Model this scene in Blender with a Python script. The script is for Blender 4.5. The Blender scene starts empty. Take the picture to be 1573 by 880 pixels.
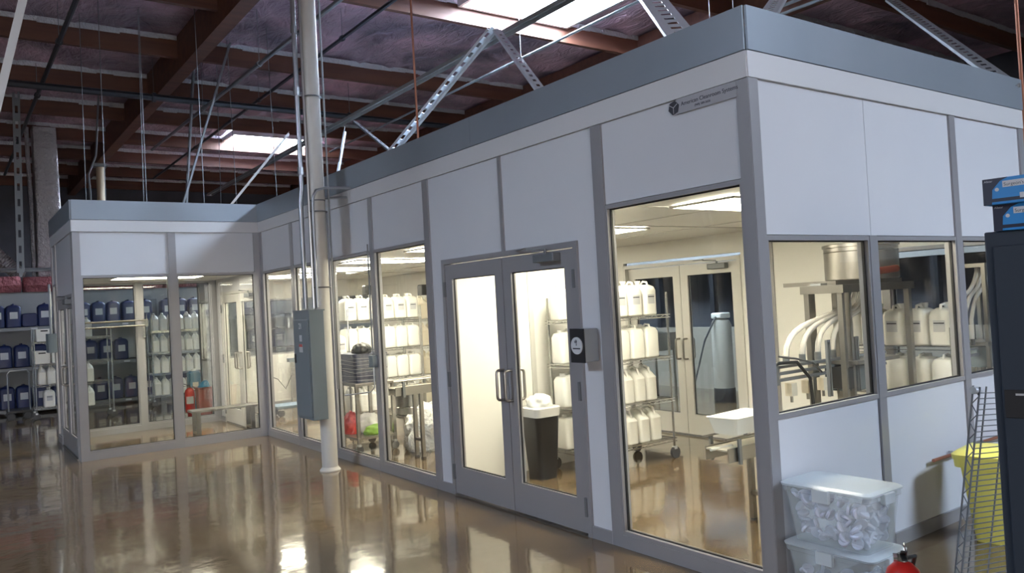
import bpy, bmesh, math, random
from mathutils import Vector, Matrix
random.seed(7)
S = bpy.context.scene
COL = S.collection
PI = math.pi
# ------------------------------------------------------------------ camera
def cam_axes(yaw, pitch, roll):
    cy, sy, cp, sp = math.cos(yaw), math.sin(yaw), math.cos(pitch), math.sin(pitch)
    f = Vector((cy*cp, sy*cp, sp)); r = Vector((sy, -cy, 0)); u = r.cross(f)
    c, s = math.cos(roll), math.sin(roll)
    return c*r+s*u, -s*r+c*u, f
r_, u_, f_ = cam_axes(0.948079, 0.0195645, -0.0545068)
cd = bpy.data.cameras.new('camera'); cam = bpy.data.objects.new('camera', cd); COL.objects.link(cam)
M = Matrix((r_, u_, -f_)).transposed().to_4x4(); M.translation = Vector((-3.83195, -2.88091, 1.77))
cam.matrix_world = M
cd.sensor_fit = 'HORIZONTAL'; cd.sensor_width = 36; cd.lens = 1216.21/1573*36
cd.clip_start = 0.05; cd.clip_end = 100
S.camera = cam
# ------------------------------------------------------------------ world, light levels, exposure
w = bpy.data.worlds.new('world'); S.world = w; w.use_nodes = True
w.node_tree.nodes['Background'].inputs[0].default_value = (1.0, 0.95, 0.93, 1)
w.node_tree.nodes['Background'].inputs[1].default_value = 6.8   # daylight sent in through the added dock opening
DOCK_ADDED = (-10.5, -4.5, 4.4)                              # x range and height of an unseen dock opening added for wall light
al = bpy.data.lights.new('added_dock_portal', 'AREA'); al.shape = 'RECTANGLE'; al.size = DOCK_ADDED[1]-DOCK_ADDED[0]; al.size_y = DOCK_ADDED[2]; al.energy = 1; al.cycles.is_portal = True
ao = bpy.data.objects.new('added_dock_portal', al); COL.objects.link(ao); ao.location = ((DOCK_ADDED[0]+DOCK_ADDED[1])/2, -12.0, DOCK_ADDED[2]/2); ao.rotation_euler = (-math.pi/2, 0, 0)
SKY_COL = (0.66, 0.80, 1.0); SKY_STR = 108.0          # roof skylight lenses
TROFFER_COL = (1.0, 0.92, 0.75); TROFFER_STR = 37.0   # clean room ceiling lights
S.view_settings.view_transform = 'Standard'; S.view_settings.look = 'None'
S.view_settings.gamma = 1; S.view_settings.use_curve_mapping = False
S.view_settings.exposure = 0.06
# skylights: (x, y, sx, sy)
SKYLIGHTS = [(3.95, 6.5, 2.1, 1.8), (3.5, 18.5, 2.3, 2.0), (3.7, -7.6, 2.3, 1.9), (-10.6, 2.0, 2.0, 1.9)]  # last two are out of view, added for their light

# ------------------------------------------------------------------ materials
def mat(name, col, rough=.5, metal=0., spec=.5, noise=None, bump=None, coat=0., emit=None, estr=0., trans=None):
    m = bpy.data.materials.new(name); m.use_nodes = True; nt = m.node_tree
    b = nt.nodes['Principled BSDF']
    b.inputs['Base Color'].default_value = (*col, 1); b.inputs['Roughness'].default_value = rough
    b.inputs['Metallic'].default_value = metal; b.inputs['Specular IOR Level'].default_value = spec
    b.inputs['Coat Weight'].default_value = coat
    tc = nt.nodes.new('ShaderNodeTexCoord')
    if emit: b.inputs['Emission Color'].default_value = (*emit, 1); b.inputs['Emission Strength'].default_value = estr
    if noise:  # (scale, second colour, [stretch])
        n = nt.nodes.new('ShaderNodeTexNoise'); n.inputs['Scale'].default_value = noise[0]; n.inputs['Detail'].default_value = 5
        mp = nt.nodes.new('ShaderNodeMapping'); mp.inputs['Scale'].default_value = noise[2] if len(noise) > 2 else (1, 1, 1)
        nt.links.new(tc.outputs['Object'], mp.inputs[0]); nt.links.new(mp.outputs[0], n.inputs['Vector'])
        cr = nt.nodes.new('ShaderNodeValToRGB'); cr.color_ramp.elements[0].position = .3; cr.color_ramp.elements[1].position = .7
        cr.color_ramp.elements[0].color = (*col, 1); cr.color_ramp.elements[1].color = (*noise[1], 1)
        nt.links.new(n.outputs['Fac'], cr.inputs[0]); nt.links.new(cr.outputs[0], b.inputs['Base Color'])
    if bump:   # (scale, strength, distance)
        n = nt.nodes.new('ShaderNodeTexNoise'); n.inputs['Scale'].default_value = bump[0]; n.inputs['Detail'].default_value = 4
        nt.links.new(tc.outputs['Object'], n.inputs['Vector'])
        bp = nt.nodes.new('ShaderNodeBump'); bp.inputs['Strength'].default_value = bump[1]; bp.inputs['Distance'].default_value = bump[2]
        nt.links.new(n.outputs['Fac'], bp.inputs['Height']); nt.links.new(bp.outputs[0], b.inputs['Normal'])
    return m
def glassmat(name, tint, f0=.03, gloss=0.0, edge=1.0):
    m = bpy.data.materials.new(name); m.use_nodes = True; nt = m.node_tree; nt.nodes.clear()
    o = nt.nodes.new('ShaderNodeOutputMaterial'); mx = nt.nodes.new('ShaderNodeMixShader')
    t = nt.nodes.new('ShaderNodeBsdfTransparent'); t.inputs[0].default_value = (*tint, 1)
    g = nt.nodes.new('ShaderNodeBsdfGlossy'); g.inputs['Roughness'].default_value = gloss; g.inputs[0].default_value = (1, 1, 1, 1)
    lw = nt.nodes.new('ShaderNodeLayerWeight'); lw.inputs[0].default_value = .5
    p = nt.nodes.new('ShaderNodeMath'); p.operation = 'POWER'; p.inputs[1].default_value = 5
    r = nt.nodes.new('ShaderNodeMapRange'); r.inputs[3].default_value = f0; r.inputs[4].default_value = edge
    nt.links.new(lw.outputs['Facing'], p.inputs[0]); nt.links.new(p.outputs[0], r.inputs[0])
    nt.links.new(r.outputs[0], mx.inputs[0]); nt.links.new(t.outputs[0], mx.inputs[1]); nt.links.new(g.outputs[0], mx.inputs[2])
    nt.links.new(mx.outputs[0], o.inputs[0]); return m
def milky(name, col, fac, rough=.3):
    m = bpy.data.materials.new(name); m.use_nodes = True; nt = m.node_tree
    b = nt.nodes['Principled BSDF']; b.inputs['Base Color'].default_value = (*col, 1); b.inputs['Roughness'].default_value = rough
    t = nt.nodes.new('ShaderNodeBsdfTransparent'); mx = nt.nodes.new('ShaderNodeMixShader'); mx.inputs[0].default_value = fac
    nt.links.new(t.outputs[0], mx.inputs[1]); nt.links.new(b.outputs[0], mx.inputs[2])
    nt.links.new(mx.outputs[0], nt.nodes['Material Output'].inputs[0]); return m
PANEL = mat('white_panel', (.585, .595, .62), .34, noise=(1.3, (.56, .57, .60)))
INPANEL = mat('inner_white_panel', (.82, .81, .77), .3)
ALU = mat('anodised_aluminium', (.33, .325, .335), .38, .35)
ALU_LIT = mat('lit_frame_aluminium', (.62, .61, .58), .4, .2)  # frame aluminium again, warm room light put into its paler colour
BAND = mat('white_trim_sheet', (.60, .60, .61), .4, .1)
GALV = mat('galvanised_fascia', (.27, .31, .35), .42, .45, noise=(.7, (.33, .37, .41)))
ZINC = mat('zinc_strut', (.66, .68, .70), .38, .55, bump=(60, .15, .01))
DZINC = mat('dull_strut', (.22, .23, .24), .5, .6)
GASKET = mat('black_gasket', (.015, .015, .017), .5)
GLASS = glassmat('window_glass', (.955, .965, .945), .026)
STEEL = mat('stainless_steel', (.36, .34, .315), .3, .85, noise=(3, (.29, .275, .255)))
CHROME = mat('chrome_wire', (.62, .62, .60), .2, .95)
HDPE = mat('white_hdpe', (.83, .82, .77), .38)
HDPE2 = mat('yellowed_hdpe', (.70, .64, .52), .4)
CAPW = mat('white_cap', (.8, .79, .75), .35)
CAPD = mat('dark_cap', (.03, .03, .03), .4)
BLUE = mat('blue_drum_plastic', (.010, .020, .085), .42)
LABEL = mat('paper_label', (.55, .56, .58), .6)
INK = mat('printed_ink', (.03, .03, .04), .6)
BLACKP = mat('black_plastic', (.02, .02, .022), .42)
RUBBER = mat('grey_rubber', (.07, .07, .075), .6)
BOXGREY = mat('grey_enamel', (.155, .19, .215), .42, noise=(2, (.14, .175, .20)))
COLUMN = mat('painted_steel_column', (.66, .645, .60), .45, .05, noise=(2.2, (.50, .48, .44), (1, 1, .5)))
CONDUIT = mat('conduit_steel', (.42, .44, .46), .3, .8)
COPPER = mat('copper_pipe', (.50, .22, .14), .35, .8)
WOOD = mat('stained_glulam', (.07, .026, .016), .6, noise=(2.0, (.125, .047, .025), (.3, 4, 4)))
DARKPIPE = mat('black_iron_pipe', (.03, .032, .04), .45, .3)
RED = mat('red_enamel', (.5, .02, .015), .28)
YELLOW = mat('yellow_plastic', (.82, .74, .16), .4)
NAVY = mat('navy_cabinet_enamel', (.022, .032, .047), .45)
PINK = mat('pink_fibreglass', (.42, .14, .15), .9, noise=(4, (.30, .09, .10)), bump=(9, .9, .15))
WALLP = mat('painted_wall', (.40, .41, .41), .7, noise=(1, (.36, .37, .37)))
DARKW = mat('dark_insulated_wall', (.05, .052, .062), .7, noise=(1.5, (.075, .075, .09)))
CARTON = mat('blue_carton', (.02, .22, .55), .45)
CARTOND = mat('dark_carton_end', (.012, .012, .03), .45)
BAGW = milky('white_poly_bag', (.88, .88, .85), .8, .25)
TOTE = milky('frosted_tote', (.74, .80, .80), .20, .25)
TOTELID = milky('frosted_lid', (.68, .74, .76), .62, .3)
WRAP = glassmat('stretch_wrap', (.9, .92, .95), .12, .1)
HOSE = milky('clear_hose', (.62, .58, .54), .55, .2)
DISC = mat('white_cap_disc', (.62, .66, .76), .4)
LENS = mat('skylight_lens', (.8, .8, .8), .5, emit=SKY_COL, estr=SKY_STR)
TROF = mat('troffer_lens', (.8, .8, .8), .5, emit=TROFFER_COL, estr=TROFFER_STR)
GREENP = mat('green_packaging', (.25, .45, .06), .5)
TEAL = mat('blue_tank_paint', (.02, .14, .26), .4)
BROWNRED = mat('brown_red_plastic', (.25, .06, .045), .45)
DUCT = mat('foil_duct_wrap', (.42, .40, .40), .33, .8, bump=(14, .8, .08))
SOFT = mat('grey_tank_fibreglass', (.38, .36, .32), .5)

def foil_material():
    m = mat('foil_insulation', (.25, .22, .26), .36, .55)
    nt = m.node_tree; b = nt.nodes['Principled BSDF']; tc = nt.nodes['Texture Coordinate']
    n = nt.nodes.new('ShaderNodeTexNoise'); n.inputs['Scale'].default_value = .55; n.inputs['Detail'].default_value = 6; n.inputs['Distortion'].default_value = 1.2
    cr = nt.nodes.new('ShaderNodeValToRGB'); e = cr.color_ramp.elements
    e[0].position = .32; e[0].color = (.19, .16, .20, 1); e[1].position = .7; e[1].color = (.85, .58, .68, 1)
    nt.links.new(tc.outputs['Object'], n.inputs['Vector']); nt.links.new(n.outputs['Fac'], cr.inputs[0]); nt.links.new(cr.outputs[0], b.inputs['Base Color'])
    n2 = nt.nodes.new('ShaderNodeTexNoise'); n2.inputs['Scale'].default_value = 4.5; n2.inputs['Detail'].default_value = 7; n2.inputs['Distortion'].default_value = 2.2
    mp = nt.nodes.new('ShaderNodeMapping'); mp.inputs['Scale'].default_value = (1.0, .45, 1)
    nt.links.new(tc.outputs['Object'], mp.inputs[0]); nt.links.new(mp.outputs[0], n2.inputs['Vector'])
    bp = nt.nodes.new('ShaderNodeBump'); bp.inputs['Strength'].default_value = .9; bp.inputs['Distance'].default_value = .12
    nt.links.new(n2.outputs['Fac'], bp.inputs['Height']); nt.links.new(bp.outputs[0], b.inputs['Normal']); return m
FOIL = foil_material()
BAGF = mat('white_liner_film', (.86, .86, .84), .3, bump=(7, 1.0, .12))
FOILEDGE = mat('foil_edge_tape', (.55, .56, .58), .35, .5, bump=(22, .8, .05))
def floor_material():
    m = mat('polished_concrete', (.2, .16, .12), .1, 0, .55, coat=.35)
    nt = m.node_tree; b = nt.nodes['Principled BSDF']; tc = nt.nodes['Texture Coordinate']
    b.inputs['Coat Roughness'].default_value = .04
    n = nt.nodes.new('ShaderNodeTexNoise'); n.inputs['Scale'].default_value = .7; n.inputs['Detail'].default_value = 8; n.inputs['Distortion'].default_value = .6
    cr = nt.nodes.new('ShaderNodeValToRGB'); e = cr.color_ramp.elements
    e[0].position = .3; e[0].color = (.085, .058, .033, 1); e[1].position = .72; e[1].color = (.21, .145, .078, 1)
    nt.links.new(tc.outputs['Object'], n.inputs['Vector']); nt.links.new(n.outputs['Fac'], cr.inputs[0]); nt.links.new(cr.outputs[0], b.inputs['Base Color'])
    r = nt.nodes.new('ShaderNodeMapRange'); r.inputs[3].default_value = .05; r.inputs[4].default_value = .16
    n3 = nt.nodes.new('ShaderNodeTexNoise'); n3.inputs['Scale'].default_value = 2.2; n3.inputs['Detail'].default_value = 4
    nt.links.new(tc.outputs['Object'], n3.inputs['Vector']); nt.links.new(n3.outputs['Fac'], r.inputs[0]); nt.links.new(r.outputs[0], b.inputs['Roughness'])
    n2 = nt.nodes.new('ShaderNodeTexNoise'); n2.inputs['Scale'].default_value = 3.0; n2.inputs['Detail'].default_value = 3
    nt.links.new(tc.outputs['Object'], n2.inputs['Vector'])
    bp = nt.nodes.new('ShaderNodeBump'); bp.inputs['Strength'].default_value = .10; bp.inputs['Distance'].default_value = .03
    nt.links.new(n2.outputs['Fac'], bp.inputs['Height']); nt.links.new(bp.outputs[0], b.inputs['Normal']); nt.links.new(bp.outputs[0], b.inputs['Coat Normal'])
    return m
FLOOR = floor_material()

# ------------------------------------------------------------------ mesh helpers
class MB:
    def __init__(s): s.bm = bmesh.new()
    def box(s, x0, y0, z0, x1, y1, z1):
        v = [s.bm.verts.new(p) for p in ((x0,y0,z0),(x1,y0,z0),(x1,y1,z0),(x0,y1,z0),(x0,y0,z1),(x1,y0,z1),(x1,y1,z1),(x0,y1,z1))]
        for q in ((0,3,2,1),(4,5,6,7),(0,1,5,4),(1,2,6,5),(2,3,7,6),(3,0,4,7)): s.bm.faces.new([v[i] for i in q])
        return s
    def obar(s, p, q, w, h, up=(0,0,1), off=(0,0)):
        p, q = Vector(p), Vector(q); d = (q-p).normalized(); up = Vector(up)
        a = d.cross(up)
        if a.length < 1e-4: a = d.cross(Vector((0,1,0)))
        a.normalize(); b = a.cross(d).normalized()
        vs = []
        for e in (p, q):
            for (i, j) in ((-1,-1),(1,-1),(1,1),(-1,1)): vs.append(s.bm.verts.new(e + a*(off[0]+i*w/2) + b*(off[1]+j*h/2)))
        for f in ((3,2,1,0),(4,5,6,7),(0,1,5,4),(1,2,6,5),(2,3,7,6),(3,0,4,7)): s.bm.faces.new([vs[i] for i in f])
        return s
    def tube(s, pts, r, n=8, closed=False):
        pts = [Vector(p) for p in pts]; rings = []; N = len(pts)
        rr = r if isinstance(r, (list, tuple)) else [r]*N
        prev = None
        for i, p in enumerate(pts):
            if closed: d = pts[(i+1) % N]-pts[i-1]
            else: d = pts[min(i+1, N-1)]-pts[max(i-1, 0)]
            d.normalize()
            if prev is None:
                a = d.orthogonal().normalized()
            else:
                a = (prev - d*prev.dot(d))
                a = a.normalized() if a.length > 1e-5 else d.orthogonal().normalized()
            prev = a; b = d.cross(a)
            rings.append([s.bm.verts.new(p + (a*math.cos(2*PI*k/n)+b*math.sin(2*PI*k/n))*rr[i]) for k in range(n)])
        s._skin(rings, closed); return s
    def _skin(s, rings, closed=False, caps=True):
        n = len(rings[0])
        R = list(range(len(rings)))
        pairs = list(zip(R[:-1], R[1:])) + ([(R[-1], R[0])] if closed else [])
        for i, j in pairs:
            for k in range(n):
                s.bm.faces.new((rings[i][k], rings[i][(k+1) % n], rings[j][(k+1) % n], rings[j][k]))
        if caps and not closed:
            s.bm.faces.new(list(reversed(rings[0]))); s.bm.faces.new(rings[-1])
    def cyl(s, c, r, z0, z1, n=20, r1=None):
        r1 = r if r1 is None else r1
        rings = [[s.bm.verts.new((c[0]+rad*math.cos(2*PI*k/n), c[1]+rad*math.sin(2*PI*k/n), z)) for k in range(n)] for rad, z in ((r, z0), (r1, z1))]
        s._skin(rings); return s
    def lathe(s, c, prof, n=24):
        rings = [[s.bm.verts.new((c[0]+max(rad, .0005)*math.cos(2*PI*k/n), c[1]+max(rad, .0005)*math.sin(2*PI*k/n), z)) for k in range(n)] for rad, z in prof]
        s._skin(rings); return s
    def loft(s, secs, n=3, cap=True):
        """secs: (z, w, d, r, cx, cy) rounded rectangles"""
        rings = []
        for (z, w, d, r, cx, cy) in secs:
            ring = []
            for q, (sx, sy) in enumerate(((1,1),(-1,1),(-1,-1),(1,-1))):
                for k in range(n+1):
                    a = q*PI/2 + k/n*PI/2
                    ring.append(s.bm.verts.new((cx+sx*(w/2-r)+r*math.cos(a), cy+sy*(d/2-r)+r*math.sin(a), z)))
            rings.append(ring)
        s._skin(rings, caps=cap); return s
    def build(s, name, m, parent=None, smooth=False, bevel=0, **kw):
        bmesh.ops.recalc_face_normals(s.bm, faces=s.bm.faces)
        me = bpy.data.meshes.new(name); s.bm.to_mesh(me); s.bm.free()
        me.materials.append(m)
        o = bpy.data.objects.new(name, me); COL.objects.link(o)
        if parent: o.parent = parent
        if smooth:
            me.shade_smooth()
            md = o.modifiers.new('split', 'EDGE_SPLIT'); md.split_angle = math.radians(38)
        if bevel:
            md = o.modifiers.new('bevel', 'BEVEL'); md.width = bevel; md.segments = 2; md.limit_method = 'ANGLE'
        for k, v in kw.items(): o[k] = v
        return o
def box(name, m, x0, y0, z0, x1, y1, z1, parent=None, bevel=0, **kw):
    return MB().box(x0, y0, z0, x1, y1, z1).build(name, m, parent, bevel=bevel, **kw)
def T(name, label, cat, loc=(0,0,0), rz=0, group=None):
    o = bpy.data.objects.new(name, None); COL.objects.link(o); o.location = loc; o.rotation_euler = (0, 0, rz)
    o.empty_display_size = .1; o['label'] = label; o['category'] = cat
    if group: o['group'] = group
    return o
def tag(o, label, cat, group=None):
    o['label'] = label; o['category'] = cat
    if group: o['group'] = group
    return o
def copy_tree(o, parent=None):
    c = o.copy(); COL.objects.link(c)
    if parent: c.parent = parent
    for ch in list(o.children):
        copy_tree(ch, c)
    return c
FIRST = {}
def place(key, maker, loc, rz, label, group=None):
    """first time: make it; afterwards copy"""
    if key not in FIRST:
        o = maker(); FIRST[key] = o
    else:
        o = copy_tree(FIRST[key])
    o.location = loc; o.rotation_euler = (0, 0, rz); o['label'] = label
    if group: o['group'] = group
    return o
def text_mesh(body, size, m, parent, loc, rot, name='lettering', ext=.0006, bold=0):
    cu = bpy.data.curves.new(name, 'FONT'); cu.body = body; cu.size = size; cu.extrude = ext; cu.offset = bold
    t = bpy.data.objects.new('tmp', cu); COL.objects.link(t)
    dg = bpy.context.evaluated_depsgraph_get(); me = bpy.data.meshes.new_from_object(t.evaluated_get(dg))
    bpy.data.objects.remove(t); me.name = name
    me.materials.clear(); me.materials.append(m)
    o = bpy.data.objects.new(name, me); COL.objects.link(o); o.parent = parent; o.location = loc; o.rotation_euler = rot
    return o
ST = dict(kind='structure')
trim_i = [0]
def trim(mb, m, **k):
    trim_i[0] += 1
    return mb.build('trim_%d' % trim_i[0], m, kind='structure', **k)

# planes of the clean room: axis u, constant, inward sign
PL = {'A': ('y', 0.0, 1), 'R': ('x', 0.0, 1), 'F': ('y', 3.66, -1), 'E': ('x', 12.5, -1), 'B': ('x', 8.83, 1), 'BL': ('y', -2.45, 1), 'BB': ('x', 11.35, -1)}
def pbox(mb, pl, u0, u1, d0, d1, z0, z1):
    ax, c, s = PL[pl]; a, b = c+s*d0, c+s*d1
    a, b = min(a, b), max(a, b)
    if ax == 'y': mb.box(a, u0, z0, b, u1, z1)
    else: mb.box(u0, a, z0, u1, b, z1)
    return mb
# ================================================================== WAREHOUSE SHELL
WX0, WX1, WY0, WY1, WZ = -12.0, 15.0, -12.0, 26.0, 6.62
box('floor', FLOOR, WX0, WY0, -.1, WX1, WY1, 0, **ST)
box('wall_left', DARKW, WX0-.2, WY0, 0, WX0, WY1, 6.9, **ST)
box('wall_right', DARKW, WX1, WY0, 0, WX1+.2, WY1, 6.9, **ST)
MB().box(WX0-.2, WY0-.2, 0, DOCK_ADDED[0], WY0, 6.9).box(DOCK_ADDED[1], WY0-.2, 0, WX1+.2, WY0, 6.9).box(DOCK_ADDED[0], WY0-.2, DOCK_ADDED[2], DOCK_ADDED[1], WY0, 6.9).build('wall_front', DARKW, kind='structure')  # front wall left open at the added dock opening
box('wall_back', DARKW, WX0-.2, WY1, 0, WX1+.2, WY1+.2, 6.9, **ST)
# roof deck covered with draped foil (ridges at the sub purlins)
bm = bmesh.new()
nx, ny = 300, 330
def deckz(x, y):
    a = abs(math.sin(PI*(x+.2)/.61))
    z = 6.60 + .05*(1-a**.5)*-1 + .0
    z += .018*math.sin(3.1*y+1.7*math.sin(2.3*x)) + .014*math.sin(7.7*x+2.9*y+2*math.sin(1.9*y))
    return z
g = [[bm.verts.new((WX0+(WX1-WX0)*i/nx, WY0+(WY1-WY0)*j/ny, deckz(WX0+(WX1-WX0)*i/nx, WY0+(WY1-WY0)*j/ny))) for j in range(ny+1)] for i in range(nx+1)]
for i in range(nx):
    for j in range(ny): bm.faces.new((g[i][j], g[i][j+1], g[i+1][j+1], g[i+1][j]))
me = bpy.data.meshes.new('ceiling'); bm.to_mesh(me); bm.free(); me.shade_smooth(); me.materials.append(FOIL)
o = bpy.data.objects.new('ceiling', me); COL.objects.link(o); o['kind'] = 'structure'
box('ceiling_roof_sheet', DARKW, WX0-.2, WY0-.2, 6.75, WX1+.2, WY1+.2, 6.85, **ST)
# main beams (along Y) and purlins (along X)
BEAMX = (-7.6, -.38, 6.9)
for bx in BEAMX:
    trim(MB().box(bx-.11, WY0, 5.98, bx+.11, WY1, 6.56), WOOD)
PY = [11.1+2.44*k for k in range(-9, 7)]
PYR = [7.5 if abs(y-8.66) < .1 else (5.3 if abs(y-6.22) < .1 else y) for y in PY]   # bay widths differ either side of the middle beam
spans = [(WX0, BEAMX[0]-.11), (BEAMX[0]+.11, BEAMX[1]-.11), (BEAMX[1]+.11, BEAMX[2]-.11), (BEAMX[2]+.11, WX1)]
for yl, yr in zip(PY, PYR):
    for a, b in spans:
        y = yr if a > -.5 else yl
        if y < -2 and a < 0: continue
        trim(MB().box(a, y, 6.2, b, y+.09, 6.56), WOOD)
        m = MB(); n = 24
        for k in range(n):   # crinkled foil edge stapled to the purlin
            xa, xb = a+(b-a)*k/n, a+(b-a)*(k+1)/n
            m.box(xa, y-.012-random.random()*.02, 6.47+random.random()*.03, xb, y-.001, 6.57)
        trim(m, FOILEDGE)
# skylights
for i, (x, y, sx, sy) in enumerate(SKYLIGHTS):
    names = ['bright skylight over the long clean room wall, above the perforated brace', 'bright skylight far behind the round steel column, low in the roof view',
             'added unseen skylight behind the camera that lights the walls', 'added unseen skylight left of the picture that lights the long wall']
    t = T('skylight', names[i], 'skylight', (x, y, 6.42), 0, 'roof skylights')
    f = MB(); h = .06
    f.box(-sx/2-.06, -sy/2-.06, 0, sx/2+.06, -sy/2, .12).box(-sx/2-.06, sy/2, 0, sx/2+.06, sy/2+.06, .12)
    f.box(-sx/2-.06, -sy/2, 0, -sx/2, sy/2, .12).box(sx/2, -sy/2, 0, sx/2+.06, sy/2, .12)
    f.build('curb_frame', ZINC, t)
    box('lens', LENS, -sx/2, -sy/2, .03, sx/2, sy/2, .09, t)
# lower room behind: white painted wall with pink batts on top, shelving in front of it
box('wall_storage_room', WALLP, -11, 17.3, 0, 9.0, 17.5, 2.56, **ST)
for k in range(14):
    x = -11 + k*1.43
    m = MB(); m.loft([(2.56, 1.38, .5, .08, x+.7, 17.45), (2.7, 1.42, .62, .12, x+.7, 17.42), (2.88+random.random()*.05, 1.36, .5, .12, x+.7, 17.45)])
    o = m.build('insulation_batt', PINK, smooth=True)
    tag(o, 'pink fibreglass batt laid along the top of the storage wall', 'insulation', 'pink batts on the storage wall')
box('wall_side_room', mat('side_room_paint', (.30, .275, .235), .6), 7.4, -4, 0, 7.5, 12.5, 1.12, **ST)
box('wall_side_room', WALLP, 7.4, -4, 2.1, 7.5, 12.5, 2.75, **ST)
for k in range(13):
    trim(MB().box(7.39, -4+1.32*k, 1.12, 7.5, -3.9+1.32*k, 2.1), DARKPIPE)
trim(MB().box(7.9, -4, 0, 8.0, 12.5, 2.75), DARKW)

# ================================================================== CLEAN ROOM SHELL
H0, H1, H2, H3 = 2.42, 3.0, 3.157, 3.42
TH = .09
win_i = [0]; door_i = [0]
def post(pl, u0, u1, z0=0, z1=H1, m=ALU):
    trim(pbox(MB(), pl, u0, u1, -.004, TH, z0, z1), m)
def window(pl, u0, u1, z0, z1):
    win_i[0] += 1
    f = MB(); w_ = .03
    pbox(f, pl, u0, u1, .0, .07, z0, z0+w_); pbox(f, pl, u0, u1, .0, .07, z1-w_, z1)
    pbox(f, pl, u0, u0+w_*.6, .0, .07, z0+w_, z1-w_); pbox(f, pl, u1-w_*.6, u1, .0, .07, z0+w_, z1-w_)
    o = f.build('window_%d' % win_i[0], ALU, kind='structure')
    g = MB(); a = w_*.6
    for (p, q, r, s) in ((u0+a, u1-a, z0+w_, z0+w_+.008), (u0+a, u1-a, z1-w_-.008, z1-w_), (u0+a, u0+a+.008, z0+w_, z1-w_), (u1-a-.008, u1-a, z0+w_, z1-w_)):
        pbox(g, pl, p, q, .028, .046, r, s)
    g.build('gasket', GASKET, o)
    pbox(MB(), pl, u0+a+.003, u1-a-.003, .034, .04, z0+w_+.003, z1-w_-.003).build('pane', GLASS, o)
wall_i = [0]
def panel(pl, u0, u1, z0, z1, d0=.012, d1=.078):
    wall_i[0] += 1
    nm = {'A': 'long_side', 'R': 'right_side', 'F': 'far_side', 'E': 'end', 'B': 'booth_front', 'BL': 'booth_left', 'BB': 'booth_back'}[pl]
    o = pbox(MB(), pl, u0, u1, d0, (d0+d1)/2, z0, z1).build('wall_%s' % nm, PANEL, kind='structure')
    pbox(MB(), pl, u0, u1, (d0+d1)/2, d1, z0, z1).build('inner_skin', INPANEL, o)
def kick(pl, u0, u1, h=.09):
    trim(pbox(MB(), pl, u0, u1, -.006, TH+.004, 0, h), ALU)
def top(pl, u0, u1):
    trim(pbox(MB(), pl, u0, u1, -.008, TH, H1+.003, H2), BAND)
    n = max(1, round((u1-u0)/3.0)); L = (u1-u0)/n
    for k in range(n):
        trim(pbox(MB(), pl, u0+k*L+.002, u0+(k+1)*L, -.016, .0, H2+.004, H3), GALV)
def full(pl, u0, u1): kick(pl, u0, u1); window(pl, u0, u1, .09, 2.42); panel(pl, u0, u1, 2.425, H1)
def half(pl, u0, u1, up=True):
    kick(pl, u0, u1); panel(pl, u0, u1, .09, 1.0); window(pl, u0, u1, 1.0, 2.08)
    if up: panel(pl, u0, u1, 2.085, H1)
def solid(pl, u0, u1): kick(pl, u0, u1); panel(pl, u0, u1, .09, H1)

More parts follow.
